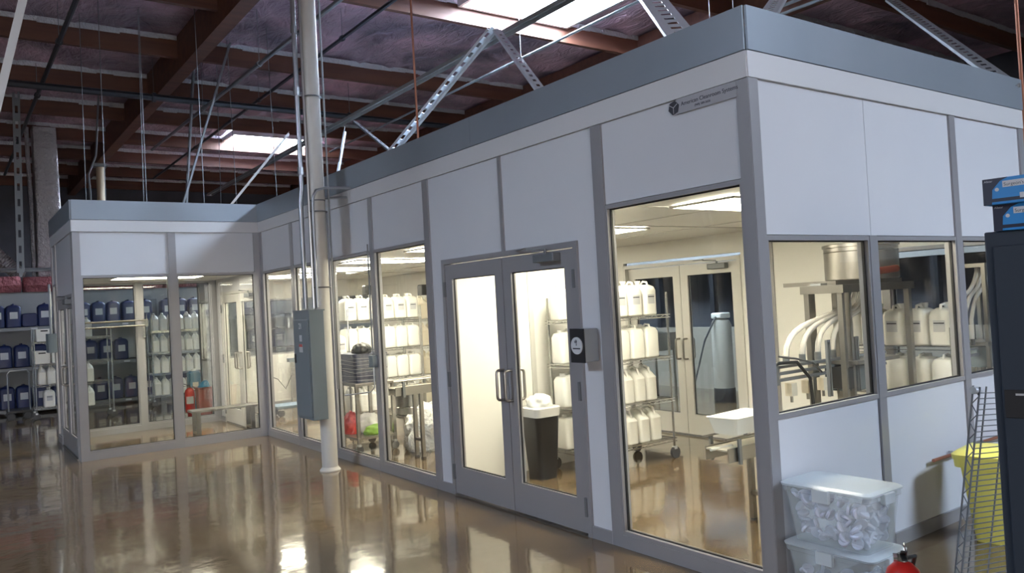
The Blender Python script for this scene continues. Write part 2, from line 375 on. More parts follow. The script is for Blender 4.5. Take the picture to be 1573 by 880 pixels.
def door_pair(pl, u0, u1, label_side, h=2.15, inner=False, ALU=ALU):
    """two glazed leaves with pull handles, hinges and a closer on the u0 leaf"""
    door_i[0] += 1
    f = MB(); t = .045
    pbox(f, pl, u0, u0+t, -.01, .1, 0, h+t); pbox(f, pl, u1-t, u1, -.01, .1, 0, h+t); pbox(f, pl, u0+t, u1-t, -.01, .1, h, h+t)
    o = f.build('door_%d' % door_i[0], ALU, kind='structure')
    pbox(MB(), pl, u0+t, u1-t, -.02, .11, 0, .012).build('threshold', STEEL, o)
    mid = (u0+u1)/2
    for a, b, side in ((u0+t+.006, mid-.004, 0), (mid+.004, u1-t-.006, 1)):
        st = .115
        l = MB()
        pbox(l, pl, a, a+st, .0, .05, .022, h-.008); pbox(l, pl, b-st, b, .0, .05, .022, h-.008)
        pbox(l, pl, a+st, b-st, .0, .05, .022, .27); pbox(l, pl, a+st, b-st, .0, .05, h-.14, h-.008)
        lf = l.build('door_leaf', ALU, o)
        pbox(MB(), pl, a+st, b-st, .021, .027, .27, h-.14).build('pane', GLASS, lf)
        gk = MB()
        for (p, q, r, s) in ((a+st, b-st, .27, .278), (a+st, b-st, h-.148, h-.14), (a+st, a+st+.008, .278, h-.148), (b-st-.008, b-st, .278, h-.148)): pbox(gk, pl, p, q, .018, .030, r, s)
        gk.build('glazing_bead', GASKET, lf)
        hu = (b-.055) if side == 0 else (a+.055)
        ax, c, s = PL[pl]
        for dd in (-.075, .125):
            base = .0 if dd < 0 else .05
            prof = [(base, .93), (dd*.8+base*.2, .93), (dd, .95), (dd, 1.19), (dd*.8+base*.2, 1.21), (base, 1.21)]
            # square D pull seen from the side: stands off the leaf then turns along it
            pts = []
            w2 = .075 if side == 0 else -.075
            for q, (d_, z_) in enumerate(((base, .95), (dd, .95), (dd, 1.2), (base, 1.2))):
                pts.append((c+s*d_, hu, z_) if ax == 'y' else (hu, c+s*d_, z_))
            def arc(ps):
                out = [Vector(ps[0])]
                for i in range(1, len(ps)-1):
                    p0, p1, p2 = Vector(ps[i-1]), Vector(ps[i]), Vector(ps[i+1])
                    e1, e2 = (p0-p1).normalized()*.03, (p2-p1).normalized()*.03
                    for tt in (0, .33, .67, 1): out.append((p1+e1)*(1-tt)**2 + p1*2*tt*(1-tt) + (p1+e2)*tt**2)
                out.append(Vector(ps[-1])); return out
            MB().tube(arc(pts), .0125, 10).build('pull_handle', STEEL, lf, smooth=True)
        for hz in (.22, 1.08, 1.92):
            hx = a-.006 if side == 0 else b+.006
            pbox(MB(), pl, hx-.012, hx+.012, -.022, .0, hz-.07, hz+.07).build('hinge', DZINC, lf)
    # closer: body on the u0 leaf and folding arm to the header
    cu = u0+.32
    q_ = (lambda d: .05-d) if inner else (lambda d: d)
    cb = pbox(MB(), pl, cu-.12, cu+.14, q_(-.075), q_(.0), h-.09, h-.025).build('closer_body', DZINC, o, bevel=.006)
    ax, c, s = PL[pl]
    P = lambda u, d, z: (c+s*q_(d), u, z) if ax == 'y' else (u, c+s*q_(d), z)
    a = MB(); a.tube([P(cu+.02, -.04, h-.03), P(cu+.02, -.04, h+.01)], .012)
    a.obar(P(cu+.02, -.04, h+.012), P(cu+.14, -.14, h+.016), .022, .008); a.obar(P(cu+.14, -.14, h+.026), P(cu+.42, -.02, h+.03), .018, .008)
    a.build('closer_arm', DZINC, cb)

# --- long wall A
post('A', 0, .085); post('A', 1.275, 1.385); post('A', 3.775, 3.875); post('A', 5.02, 5.105); post('A', 6.245, 6.335); post('A', 7.475, 7.565); post('A', 8.74, 8.83)
full('A', .085, 1.275)
DY0, DY1 = 1.60, 3.57
kick('A', 1.385, DY0); kick('A', DY1, 3.775)
panel('A', 1.385, DY0, .09, 2.2); panel('A', DY1, 3.775, .09, 2.2)
panel('A', 1.385, 2.535, 2.2, H1); panel('A', 2.575, 3.775, 2.2, H1)
post('A', 2.535, 2.575, 2.2, H1)
door_pair('A', DY0, DY1, 'long', 2.155)
for a, b in ((3.875, 5.02), (5.105, 6.245), (6.335, 7.475), (7.565, 8.74)): full('A', a, b)
top('A', 0, 8.83)
# inside the booth, and beyond it
PL['A2'] = ('y', 0.0, 1)
post('A', 8.92, 9.0); panel('A', 9.0, 10.98, 2.2, H1); door_pair('A', 9.0, 10.98, 'booth', 2.155, False, ALU_LIT)
panel('A', 10.98, 11.26, .09, H1); kick('A', 10.98, 11.26); post('A', 11.26, 11.36)
half('A', 11.36, 12.4); post('A', 12.4, 12.5); top('A', 11.35, 12.5)
# --- right wall R
post('R', .0, .085); post('R', 1.18, 1.265, 0, 2.083); post('R', 2.375, 2.46); post('R', 3.575, 3.66)
for a, b in ((.085, 1.18), (1.265, 2.375), (2.46, 3.575)): half('R', a, b, False)
for a, b in ((.085, 1.222), (1.227, 2.375), (2.46, 3.575)): panel('R', a, b, 2.085, H1)
top('R', 0, 3.66)
# --- far wall F, end wall E
half('F', .1, 1.2); post('F', 1.2, 1.28); solid('F', 1.28, 2.5); post('F', 2.5, 2.6); solid('F', 2.6, 2.94)
panel('F', 2.94, 4.86, 2.2, H1); door_pair('F', 2.94, 4.86, 'far', 2.12, True, ALU_LIT)
solid('F', 4.86, 6.2); post('F', 6.2, 6.28); solid('F', 6.28, 8.7); post('F', 8.7, 8.78); solid('F', 8.78, 11.2); solid('F', 11.2, 12.4)
for a, b in ((.1, 1.2), (1.28, 2.4), (2.48, 3.56)): half('E', a, b)
post('E', 1.2, 1.28); post('E', 2.4, 2.48); post('E', 0.09, .1); post('E', 3.56, 3.66)
top('F', 0, 12.5); top('E', 0, 3.66)
# --- partition inside
o = box('wall_partition', INPANEL, .09, 3.84, 0, 1.19, 3.91, 2.42, **ST)
box('wall_partition', INPANEL, 1.25, 3.84, 0, 2.42, 3.91, 2.42, **ST)
trim(MB().box(1.19, 3.83, 0, 1.25, 3.92, 2.42), ALU_LIT); trim(MB().box(2.42, 3.83, 0, 2.5, 3.92, 2.42), ALU_LIT)
# --- booth
post('B', -2.45, -2.36); post('B', -1.275, -1.175); post('B', -.09, -.001)
full('B', -2.36, -1.275); full('B', -1.175, -.09); top('B', -2.45, 0)
door_pair('BL', 8.98, 10.78, 'booth left', 2.155); post('BL', 8.92, 8.98); panel('BL', 8.93, 10.78, 2.2, H1)
post('BL', 10.78, 10.85); full('BL', 10.85, 11.25); post('BL', 11.25, 11.35); top('BL', 8.83, 11.35)
post('BB', -2.45, -2.36); post('BB', -1.275, -1.175); full('BB', -2.36, -1.275); full('BB', -1.175, -.09); post('BB', -.09, -.001); top('BB', -2.45, 0)
# --- clean room ceilings and their lights
box('ceiling_clean_room', INPANEL, .09, .09, 2.43, 3.57, 12.41, 2.47, **ST)
box('ceiling_booth', INPANEL, -2.36, 8.93, 2.43, -.005, 11.26, 2.47, **ST)
for x in (1.24, 2.45):
    trim(MB().box(x-.01, .1, 2.424, x+.01, 12.4, 2.43), ALU_LIT)
for y in (1.3, 2.52, 5.1, 7.6, 10.1): trim(MB().box(.1, y-.01, 2.4235, 3.56, y+.01, 2.4295), ALU_LIT)
def troffer():
    t = T('ceiling_troffer', '', 'ceiling light')
    f = MB().box(-.61, -.305, -.018, .61, -.285, 0).box(-.61, .285, -.018, .61, .305, 0).box(-.61, -.285, -.018, -.59, .285, 0).box(.59, -.285, -.018, .61, .285, 0)
    f.build('frame', ALU_LIT, t); box('lens', TROF, -.59, -.285, -.012, .59, .285, -.004, t); return t
LT = [(1.23, .94, 'nearest ceiling light panel, seen at the top of the big corner window'), (1.17, 2.88, 'ceiling light panel above the wire rack behind the corner window'),
      (1.08, 4.9, 'ceiling light panel at the upper right of the window left of the double doors'), (1.1, 6.8, 'long bright ceiling light panel across the two windows right of the column'),
      (1.1, 8.7, 'ceiling light panel just right of the column, second row back'), (1.1, 10.6, 'farthest ceiling light panel, left of the column near the inner corner')]
for x, y, l in LT: place('trof', troffer, (x, y, 2.423), 0, l, 'clean room ceiling lights')
place('trof', troffer, (-1.24, 9.75, 2.429), 0, 'ceiling light panel inside the glazed entry booth', 'clean room ceiling lights')
#@@OBJECTS
# ================================================================== OBJECTS
# ---- steel column with its conduits and the panel box
CX, CY = -.38, 5.6
t = T('steel_column', 'tall round painted steel column standing in front of the long clean room wall', 'column', (CX, CY, 0))
MB().cyl((0, 0), .088, 0.02, 5.98, 28).build('shaft', COLUMN, t, smooth=True)
MB().lathe((0, 0), [(.115, 0), (.115, .012), (.098, .03), (.089, .045)]).build('base_flange', COLUMN, t, smooth=True)
MB().box(-.13, -.16, 5.93, .13, .16, 5.98).build('cap_plate', DZINC, t)
MB().lathe((0, 0), [(.0885, 3.02), (.091, 3.025), (.091, 3.03), (.0885, 3.035)]).build('weld_seam', DZINC, t)
t = T('round_column', 'cream round column far away under the main beam, left of the booth roof', 'column', (-.38, 20.2, 0))
MB().cyl((0, 0), .1, 0.01, 5.9, 16).build('shaft', mat('cream_column', (.45, .37, .25), .5), t, smooth=True); MB().box(-.16, -.16, 5.9, .16, .16, 5.98).build('cap_plate', DZINC, t); MB().box(-.16, -.16, 0, .16, .16, .01).build('base_plate', DZINC, t)
t = T('conduit_pipe', 'bright metal conduit pipe running up the left side of the steel column', 'conduit', (CX-.17, CY+.06, 1.82))
MB().tube([(0, 0, 0), (0, 0, 1.2), (.02, 0, 1.35), (.02, 0, 4.1), (0, .0, 4.73)], .028, 10).build('pipe', CONDUIT, t, smooth=True)
for z in (1.5, 2.4, 3.1, 3.6): MB().cyl((.02, 0), .038, z, z+.09, 10).build('coupling', CONDUIT, t)
t = T('conduit_pipe', 'thinner conduit pipe close against the front of the steel column', 'conduit', (CX-.105, CY-.02, 1.82))
MB().tube([(0, 0, 0), (0, 0, 4.1)], .016, 8).build('pipe', CONDUIT, t, smooth=True)
for z in (2.05, 2.9, 4.2): MB().tube([(.105+.104*math.cos(a*PI/8), .02+.104*math.sin(a*PI/8), z-1.82) for a in range(16)], .008, 5, closed=True).build('strap', DZINC, t)
t = T('conduit_pipe', 'conduit pipe down the right side of the steel column', 'conduit', (CX+.115, CY-.06, 0.9))
MB().tube([(0, 0, 0), (0, 0, 5.0)], .011, 8).build('pipe', DZINC, t, smooth=True)
t = T('conduit_pipe', 'bent conduit pipe elbowing from the steel column across to the clean room wall top', 'conduit', (CX, CY, 0))
MB().tube([(-.10, -.115, 1.83), (-.10, -.115, 2.95), (-.09, -.115, 3.06), (-.05, -.115, 3.13), (.05, -.115, 3.16), (.36, -.115, 3.17)], .016, 10).build('pipe', CONDUIT, t, smooth=True)
t2 = T('conduit_pipe', 'short lower conduit pipe crossing from the steel column to the wall trim', 'conduit', (CX, CY, 0))
MB().tube([(.09, .0, 3.06), (.36, .0, 3.08)], .014, 8).build('pipe', CONDUIT, t2, smooth=True)
t = T('electrical_panel_box', 'tall grey steel electrical box strapped to the round steel column', 'electrical box', (-.62, 5.4, .6))
MB().box(0, 0, 0, .17, .46, 1.2).build('cabinet', BOXGREY, t, bevel=.006)
dr = MB().box(-.014, .012, .03, -.001, .448, 1.10).build('door', BOXGREY, t, bevel=.004)
box('latch', BLACKP, -.024, .40, .62, -.014, .43, .72, dr)
box('warning_label', LABEL, -.0165, .19, .74, -.0145, .29, .83, dr); box('red_stripe', RED, -.0175, .19, .80, -.0166, .29, .83, dr)
box('rating_label', LABEL, -.0165, .20, .86, -.0145, .27, .93, dr)
tx = text_mesh('21', .09, mat('white_paint', (.7, .7, .7), .5), dr, (-.0165, .28, 1.0), (PI/2, 0, -PI/2), 'number')
MB().box(-.01, -.01, 1.19, .18, .47, 1.205).build('top_cap', BOXGREY, t)
for z in (.05, .9): MB().box(.17, .1, z, .20, .36, z+.04).build('mounting_strut', ZINC, t)
t = T('junction_box', 'small grey junction box on the window post right of the column', 'junction box', (-.065, 5.085, 1.14))
MB().box(0, -.05, 0, .06, .05, .13).build('body', BOXGREY, t, bevel=.004)
MB().tube([(.03, 0, .13), (.03, 0, 1.35)], .009, 8).build('conduit', DZINC, t, smooth=True)
MB().tube([(.03, 0, 0), (.03, 0, -.22), (-.0, .03, -.27), (-.2, .28, -.30)], .008, 8).build('flexible_cable', CONDUIT, t, smooth=True)

# ---- things on the long wall
t = T('pressure_gauge', 'square dark pressure gauge with round white dial on wall beside the double doors', 'gauge', (0, 1.50, 1.31))
MB().box(-.13, -.075, 0, 0, .075, .24).build('housing', mat('gauge_grey', (.30, .33, .36), .4), t, bevel=.006)
MB().box(-.137, -.078, -.003, -.1305, .078, .243).build('face_plate', BLACKP, t)
m = MB(); m.tube([(-.145, 0, .12), (-.1375, 0, .12)], .062, 28); d = m.build('dial', LABEL, t)
box('needle', INK, -.1465, -.003, .12, -.1452, .003, .165, d); text_mesh('60', .03, INK, d, (-.1462, .022, .14), (PI/2, 0, -PI/2), 'number'); box('scale_band', INK, -.1465, -.04, .095, -.1452, .04, .104, d)
t = T('company_sign_strip', 'narrow maker sign strip with black cube logo, high by the room corner', 'sign', (-.002, .55, 3.0))
MB().box(-.004, .0-.47, -.01-.085, 0.0, .0, .0).build('backing', mat('sign_grey', (.33, .33, .35), .5), t)
m = MB(); m.tube([(-.009, .02, -.05), (-.0045, .02, -.05)], .045, 6); m.build('cube_logo', INK, t)
m = MB(); m.obar((-.0095, .02, -.05), (-.0095, .02, -.09), .003, .003).obar((-.0095, .02, -.05), (-.0095, .052, -.03), .003, .003).obar((-.0095, .02, -.05), (-.0095, -.012, -.03), .003, .003); m.build('logo_lines', LABEL, t)
text_mesh('American Cleanroom Systems', .036, INK, t, (-.0048, -.04, -.05), (PI/2, 0, -PI/2), 'lettering')
text_mesh('(949) 589-5656', .02, INK, t, (-.0048, -.15, -.078), (PI/2, 0, -PI/2), 'phone_number')

# ---- plastic jug family
def jug_square():      # square carboy with shoulder, neck cap and handle
    t = T('plastic_jug', '', 'jug')
    MB().loft([(0, .17, .24, .03, 0, 0), (.012, .19, .26, .035, 0, 0), (.26, .19, .26, .035, 0, 0), (.30, .165, .23, .03, 0, 0), (.325, .10, .15, .03, 0, 0)]).build('body', HDPE, t, smooth=True)
    MB().cyl((0, .06), .028, .32, .345, 12).cyl((0, .06), .033, .345, .37, 14).build('cap', CAPW, t)
    MB().tube([(0, -.09, .30), (0, -.075, .35), (0, -.02, .358), (0, .02, .32)], .012, 6).build('handle', HDPE, t, smooth=True)
    lb = box('label', LABEL, -.05, -.1315, .12, .05, -.1305, .22, t)
    box('print', INK, -.045, -.1325, .19, .045, -.1316, .20, lb)
    return t
def jug_plain():       # same body without a label, with a dark cap
    t = T('plastic_jug', '', 'jug')
    MB().loft([(0, .17, .24, .03, 0, 0), (.012, .197, .26, .035, 0, 0), (.27, .197, .26, .035, 0, 0), (.31, .16, .22, .03, 0, 0), (.325, .10, .15, .03, 0, 0)]).build('body', HDPE, t, smooth=True)
    MB().cyl((0, .07), .030, .32, .35, 14).build('cap', CAPW, t)
    MB().tube([(0, -.09, .30), (0, -.075, .345), (0, -.02, .352), (0, .03, .32)], .012, 6).build('handle', HDPE, t, smooth=True)
    return t
def jug_slim(m=HDPE):  # tall slim jug with sloping shoulder and big loop handle
    t = T('plastic_jug', '', 'jug')
    MB().loft([(0, .13, .22, .03, 0, 0), (.012, .148, .24, .035, 0, 0), (.24, .148, .24, .035, 0, 0), (.30, .11, .17, .03, 0, .02), (.335, .06, .07, .025, 0, .06)]).build('body', m, t, smooth=True)
    MB().cyl((0, .06), .026, .33, .37, 12).build('cap', CAPW, t)
    MB().tube([(0, .05, .345), (0, .0, .36), (0, -.06, .34), (0, -.085, .27)], .014, 6).build('handle', m, t, smooth=True)
    return t
def jug_beige(): return jug_slim(HDPE2)
def jug_blue():
    t = T('blue_jerrycan', '', 'jerrycan')
    MB().loft([(0, .25, .25, .04, 0, 0), (.015, .28, .28, .05, 0, 0), (.40, .28, .28, .05, 0, 0), (.445, .22, .24, .05, 0, 0), (.465, .12, .2, .04, 0, 0)]).build('body', BLUE, t, smooth=True)
    MB().cyl((0, .07), .03, .45, .485, 12).build('cap', BLACKP, t)
    MB().tube([(0, -.1, .44), (0, -.09, .485), (0, .0, .485), (0, .02, .45)], .014, 6).build('handle', BLUE, t, smooth=True)
    box('label', LABEL, -.07, -.1415, .18, .07, -.1405, .32, t)
    return t
JK = {'square': jug_square, 'plain': jug_plain, 'slim': jug_slim, 'beige': jug_beige, 'blue': jug_blue}
ORD = ['leftmost', 'second', 'third', 'fourth', 'fifth', 'sixth', 'seventh', 'eighth', 'ninth', 'tenth', 'eleventh', 'twelfth', 'thirteenth', 'fourteenth']
def jug(kind, loc, rz, label, group): return place('jug_'+kind, JK[kind], loc, rz, label, group)

# ---- wire rack family
def wire_rack(name, label, cat, loc, L, D, levels, topz, wheels=True, fine=True, rz=0):
    t = T(name, label, cat, loc, rz)
    z0 = .13 if wheels else 0
    for x in (0.02, L-.02):
        for y in (.02, D-.02):
            MB().tube([(x, y, z0), (x, y, topz)], .0125, 8).build('post', CHROME, t, smooth=True)
            if wheels:
                c = MB(); c.box(x-.02, y-.02, .1, x+.02, y+.02, z0); c.build('caster_fork', ZINC, t)
                MB().tube([(x+.005, y-.016, .062), (x+.005, y+.016, .062)], .062, 16).build('caster_wheel', RUBBER, t)
    for z in levels:
        m = MB()
        for y in (.0, D):
            m.obar((0, y, z-.003), (L, y, z-.003), .008, .008).obar((0, y, z-.033), (L, y, z-.033), .008, .008)
            n = int(L/.08) if fine else int(L/.2)
            for k in range(n):
                xa, xb = L*k/n, L*(k+1)/n; za, zb = (z-.033, z-.003) if k % 2 else (z-.003, z-.033)
                m.obar((xa, y, za), (xb, y, zb), .005, .005)
        for x in (0, L): m.obar((x, 0, z-.003), (x, D, z-.003), .008, .008).obar((x, 0, z-.033), (x, D, z-.033), .008, .008)
        n = int(L/(.03 if fine else .06))
        for k in range(1, n): m.obar((L*k/n, 0, z-.004), (L*k/n, D, z-.004), .004, .004)
        for y in (D*.33, D*.66): m.obar((0, y, z-.010), (L, y, z-.010), .006, .006)
        m.build('wire_shelf', CHROME, t)
    return t
def fill(kind, rack_words, shelf_words, x0, y, z, n, step, group, rz=0, along='x'):
    for k in range(n):
        loc = (x0+k*step, y, z) if along == 'x' else (x0, y+k*step, z)
        pos = ORD[k] if k == 0 else (ORD[k]+' from the left')
        jug(kind, loc, rz+random.uniform(-.04, .04), '%s jug, %s on %s of %s' % ({'square': 'white labelled', 'plain': 'white square', 'slim': 'slim white', 'beige': 'beige', 'blue': 'blue'}[kind], pos, shelf_words, rack_words), group)
# rack behind the corner window
wire_rack('wire_rack', 'chrome wire rack on wheels full of white jugs, behind the corner window', 'rack', (1.30, 3.08, 0), 1.22, .62, (.22, .65, 1.10, 1.55), 1.79)
G = 'white jugs on the corner window rack'
fill('square', 'corner window rack', 'top shelf', 1.43, 3.24, 1.553, 5, .212, G)
fill('plain', 'corner window rack', 'second shelf', 1.43, 3.24, 1.103, 5, .212, G)
fill('slim', 'corner window rack', 'third shelf', 1.42, 3.24, .653, 6, .165, G)
fill('slim', 'corner window rack', 'bottom shelf', 1.42, 3.24, .223, 6, .172, G)
for z, k, w_ in ((1.553, 'square', 'top'), (1.103, 'plain', 'second'), (.653, 'plain', 'third'), (.223, 'plain', 'bottom')):
    jug(k, (1.43, 3.54, z), PI/2, 'white jug at the back left of the %s shelf, seen through the right door leaf' % w_, G)
# rack in the second room
wire_rack('wire_rack', 'chrome wire rack with big white jugs seen through windows right of the column', 'rack', (.90, 7.85, 0), 1.22, .6, (.28, .74, 1.18, 1.62), 1.8)
G = 'white jugs in the second room'
for z, k, w_, n, st in ((1.623, 'square', 'top shelf', 6, .205), (1.183, 'plain', 'second shelf', 6, .205), (.743, 'plain', 'third shelf', 6, .205), (.283, 'slim', 'bottom shelf', 7, .17)):
    fill(k, 'second room rack', w_, .98, 8.0, z, n, st, G)
jug('square', (.74, 7.9, 1.1), .3, 'white jug at left end of the second room rack, on a stool', G)
box_ = T('step_stool', 'tall grey stool holding one jug beside the second room rack', 'stool', (.74, 7.9, 0))
MB().box(-.15, -.16, 1.07, .15, .16, 1.1).build('seat', STEEL, box_)
for a in (-1, 1):
    for b in (-1, 1): MB().obar((a*.13, b*.14, 0), (a*.12, b*.13, 1.07), .025, .025).build('leg', STEEL, box_)
wire_rack('wire_rack', 'wire rack of beige jugs right beside the big white jugs, second room', 'rack', (2.16, 7.95, 0), 1.22, .6, (.28, .72, 1.16, 1.58), 1.8)
for z, w_ in ((1.583, 'top shelf'), (1.163, 'second shelf'), (.723, 'third shelf'), (.283, 'bottom shelf')):
    fill('beige', 'beige jug rack', w_, 2.26, 8.1, z, 3, .158, 'beige jugs in the second room')
for (x, y, z, l, s) in ((1.33, 8.02, 1.993, 'small black pump motor standing on top of the white jugs left of the window post', 1), (2.3, 8.05, 1.953, 'black pump housing with handle standing on the beige jugs', 1.15)):
    t = T('pump_motor', l, 'pump', (x, y, z))
    MB().loft([(0, .13*s, .13*s, .02, 0, 0), (.13*s, .13*s, .13*s, .02, 0, 0), (.145*s, .11*s, .11*s, .02, 0, 0)]).build('body', BLACKP, t)
    MB().tube([(.065*s, 0, .12*s), (.11*s, 0, .11*s), (.11*s, 0, .03*s), (.065*s, 0, .02*s)], .01, 6).build('handle', BLACKP, t, smooth=True)
# ---- utility cart with wrapped boxes
t = T('stainless_cart', 'stainless steel two tier cart carrying wrapped boxes, right of the column', 'cart', (.24, 6.2, 0))
MB().box(0, 0, .83, .54, .72, .865).build('top_tray', STEEL, t, bevel=.004); MB().box(0, 0, .17, .54, .72, .20).build('bottom_tray', STEEL, t, bevel=.004)
for x in (.025, .515):
    for y in (.025, .695):
        MB().box(x-.02, y-.02, .12, x+.02, y+.02, .83).build('leg', STEEL, t)
        MB().box(x-.02, y-.02, .09, x+.02, y+.02, .12).build('caster_fork', ZINC, t); MB().tube([(x, y-.015, .05), (x, y+.015, .05)], .05, 14).build('caster_wheel', RUBBER, t)
CB = mat('dark_blue_tray', (.045, .05, .11), .45)
for k, (z, l) in enumerate(((.866, 'lower dark blue tray wrapped in clear film on the stainless cart'), (1.046, 'upper dark blue tray wrapped in clear film on the stainless cart'))):
    t = T('storage_tray', l, 'tray', (.27, 6.24, z), 0, 'wrapped trays on the cart')
    MB().loft([(0, .40, .58, .02, .22, .31), (.165, .43, .61, .02, .22, .31), (.165, .45, .63, .02, .22, .31), (.178, .45, .63, .02, .22, .31)]).build('tray', CB, t)
t = T('stretch_film', 'clear stretch film wound around the dark blue trays on the cart', 'plastic film', (.27, 6.24, .867))
m = MB(); rings = []
for k in range(9):
    z = .0+.358*k/8; s_ = .462+random.uniform(-.004, .006); m_ = .642+random.uniform(-.004, .006)
    rings.append((z, s_, m_, .03, .22, .31))
m.loft(rings, cap=False).build('wrap', WRAP, t)
m = MB()
for k in range(7):
    z = .04+.045*k; dz = random.uniform(-.05, .05)
    m.obar((-.012, 0, z), (-.012, .62, z+dz), .002, .012, up=(1, 0, 0)).obar((-.01, -.014, z), (.45, -.014, z+dz*.6), .002, .012, up=(0, 1, 0))
m.build('film_fold', BAGW, t)
def heap(name, label, cat, c, rx, ry, h, m_, seed, nfold=6, group=None):
    rnd = random.Random(seed); bm = bmesh.new(); bmesh.ops.create_icosphere(bm, subdivisions=4, radius=1)
    fs = [(Vector((rnd.uniform(-1, 1), rnd.uniform(-1, 1), rnd.uniform(-.5, 1))).normalized(), rnd.uniform(4, 22), rnd.uniform(0, 6)) for _ in range(nfold)]
    for v in bm.verts:
        p = v.co.copy(); k = 1 + sum(.03*math.sin(f[1]*p.dot(f[0])+f[2]) for f in fs)
        z = max(p.z*k, -.35)
        v.co = Vector((p.x*k*rx, p.y*k*ry, (z+.35)/1.35*h))
    x = MB(); x.bm.free(); x.bm = bm; o = x.build(name, m_, None)
    o.data.shade_smooth(); o.location = c; tag(o, label, cat, group); return o
heap('crumpled_bag', 'crumpled black bag lying on the wrapped trays of the cart', 'bag', (.42, 6.36, 1.231), .12, .13, .13, BLACKP, 3, 9)
heap('plastic_bag', 'red plastic bag on the lower tray of the stainless cart', 'bag', (.36, 6.66, .201), .10, .14, .28, RED, 4, 7)
heap('plastic_bag', 'clear pale plastic bag on the cart lower tray beside the red bag', 'bag', (.58, 6.62, .201), .17, .2, .24, BAGW, 5, 7)
heap('packaging_bag', 'green bag at front of the stainless cart lower tray', 'bag', (.56, 6.36, .201), .16, .09, .12, GREENP, 6, 5)
heap('plastic_bag', 'big heap of white plastic liners on the floor left of the double doors', 'bag', (1.13, 5.90, 0), .38, .28, .56, BAGF, 8, 26)
heap('plastic_bag', 'smaller white plastic liner heap nearest the white door-side panel', 'bag', (1.86, 5.95, 0), .20, .22, .48, BAGF, 9, 22)
# conveyor in second room
def conveyor(label, loc, L, legs, h=.80, w_=.16):
    t = T('bottle_conveyor', label, 'conveyor', loc)
    MB().box(0, -w_/2-.012, h-.1, L, -w_/2, h).box(0, w_/2, h-.1, L, w_/2+.012, h).build('side_rail', STEEL, t)
    m = MB(); n = int(L/.04)
    for k in range(n): m.box(L*k/n, -w_/2+.006, h-.022, L*(k+1)/n-.004, w_/2-.006, h-.010)
    m.build('chain_belt', HDPE2, t)
    for sy in (-1, 1):
        g = MB(); y = sy*(w_/2+.03)
        g.tube([(-.02, y-sy*.02, h+.07), (L+.02, y-sy*.02, h+.07)], .008, 6); g.build('guide_rail', STEEL, t)
        for k in range(int(L/.4)+1):
            x = .1+k*.4
            if x > L: break
            q = MB(); q.box(x-.015, y-.008, h-.12, x+.015, y+.008, h+.062); q.build('rail_bracket', DZINC, t)
    for lx in legs:
        for sy in (-1, 1): MB().box(lx-.02, sy*w_/2-.02, .02, lx+.02, sy*w_/2+.02, h-.1).build('leg', STEEL, t)
        MB().box(lx-.02, -w_/2, .2, lx+.02, w_/2, .23).build('cross_brace', STEEL, t)
        for sy in (-1, 1): MB().cyl((lx, sy*w_/2), .03, 0, .02, 10).build('levelling_foot', RUBBER, t)
    return t
conveyor('stainless bottle conveyor in the second room above the white liners', (.34, 5.42, 0), 1.5, (.33, 1.2), h=.86)
t = T('steel_drum', 'stainless drum on a low stand beneath the second room conveyor', 'drum', (1.22, 6.62, 0))
MB().lathe((0, 0), [(.2, .35), (.21, .36), (.21, .62), (.22, .63), (.22, .64), (.2, .65)]).build('drum_body', STEEL, t, smooth=True)
MB().lathe((0, 0), [(.215, .45), (.218, .455), (.215, .46)]).build('hoop', CHROME, t)
for a in (-1, 1):
    for b in (-1, 1): MB().box(a*.2-.02, b*.2-.02, 0, a*.2+.02, b*.2+.02, .32).build('stand_leg', STEEL, t)
MB().box(-.23, -.23, .32, .23, .23, .35).build('stand_top', STEEL, t)
# low dolly and clutter in far part
t = T('platform_dolly', 'low dark platform dolly at far end, seen left of the electrical box', 'dolly', (.75, 10.6, 0))
MB().box(0, 0, .14, .9, .5, .19).build('deck', mat('dull_blue_deck', (.10, .14, .17), .5), t, bevel=.01)
for x in (.1, .8):
    for y in (.08, .42):
        MB().tube([(x, y-.02, .06), (x, y+.02, .06)], .06, 14).build('wheel', RUBBER, t); MB().box(x-.03, y-.03, .11, x+.03, y+.03, .14).build('caster_plate', ZINC, t)
t = T('hose_reel_stand', 'slim grey valve stand against the far white wall panel', 'stand', (1.62, 12.1, 0))
MB().box(-.1, -.05, .0, .1, .05, .02).build('foot', STEEL, t); MB().box(-.06, -.04, .02, .06, .04, .85).build('upright', STEEL, t); MB().box(-.1, -.07, .85, .1, .07, .92).build('head', BOXGREY, t)
MB().tube([(-.06, -.05, .6), (-.2, -.08, .35), (-.35, -.1, .55), (-.5, -.1, .62)], .008, 6).build('cable', BLACKP, t, smooth=True)

# ---- first room: trash can, filling machine, conveyor, white bin
t = T('trash_can', 'tall black trash can with white liner behind the right door leaf', 'trash can', (.98, 3.46, 0), 0)
MB().loft([(0, .22, .22, .04, 0, 0), (.68, .30, .30, .05, 0, 0), (.70, .315, .315, .05, 0, 0)]).build('can', BLACKP, t, smooth=True)
MB().loft([(.62, .308, .308, .05, 0, 0), (.705, .325, .325, .05, 0, 0), (.715, .30, .30, .05, 0, 0)]).build('liner', BAGW, t, smooth=True)
heap('paper_waste', 'crumpled white wipes heaped in the top of the black trash can', 'waste', (.98, 3.46, .7), .13, .13, .14, BAGW, 12, 9)
t = T('filling_machine', 'stainless filling machine with round tank and clear hoses behind right side window', 'filling machine', (1.98, .72, 0))
for x, y, w_ in ((0, .30, .09), (.0, .0, .035), (.10, .0, .03), (.40, .30, .035), (.62, .40, .10), (1.02, .30, .05), (1.02, .0, .05)):
    MB().box(x, y, 0, x+w_, y+.045, 1.70).build('leg', STEEL, t)
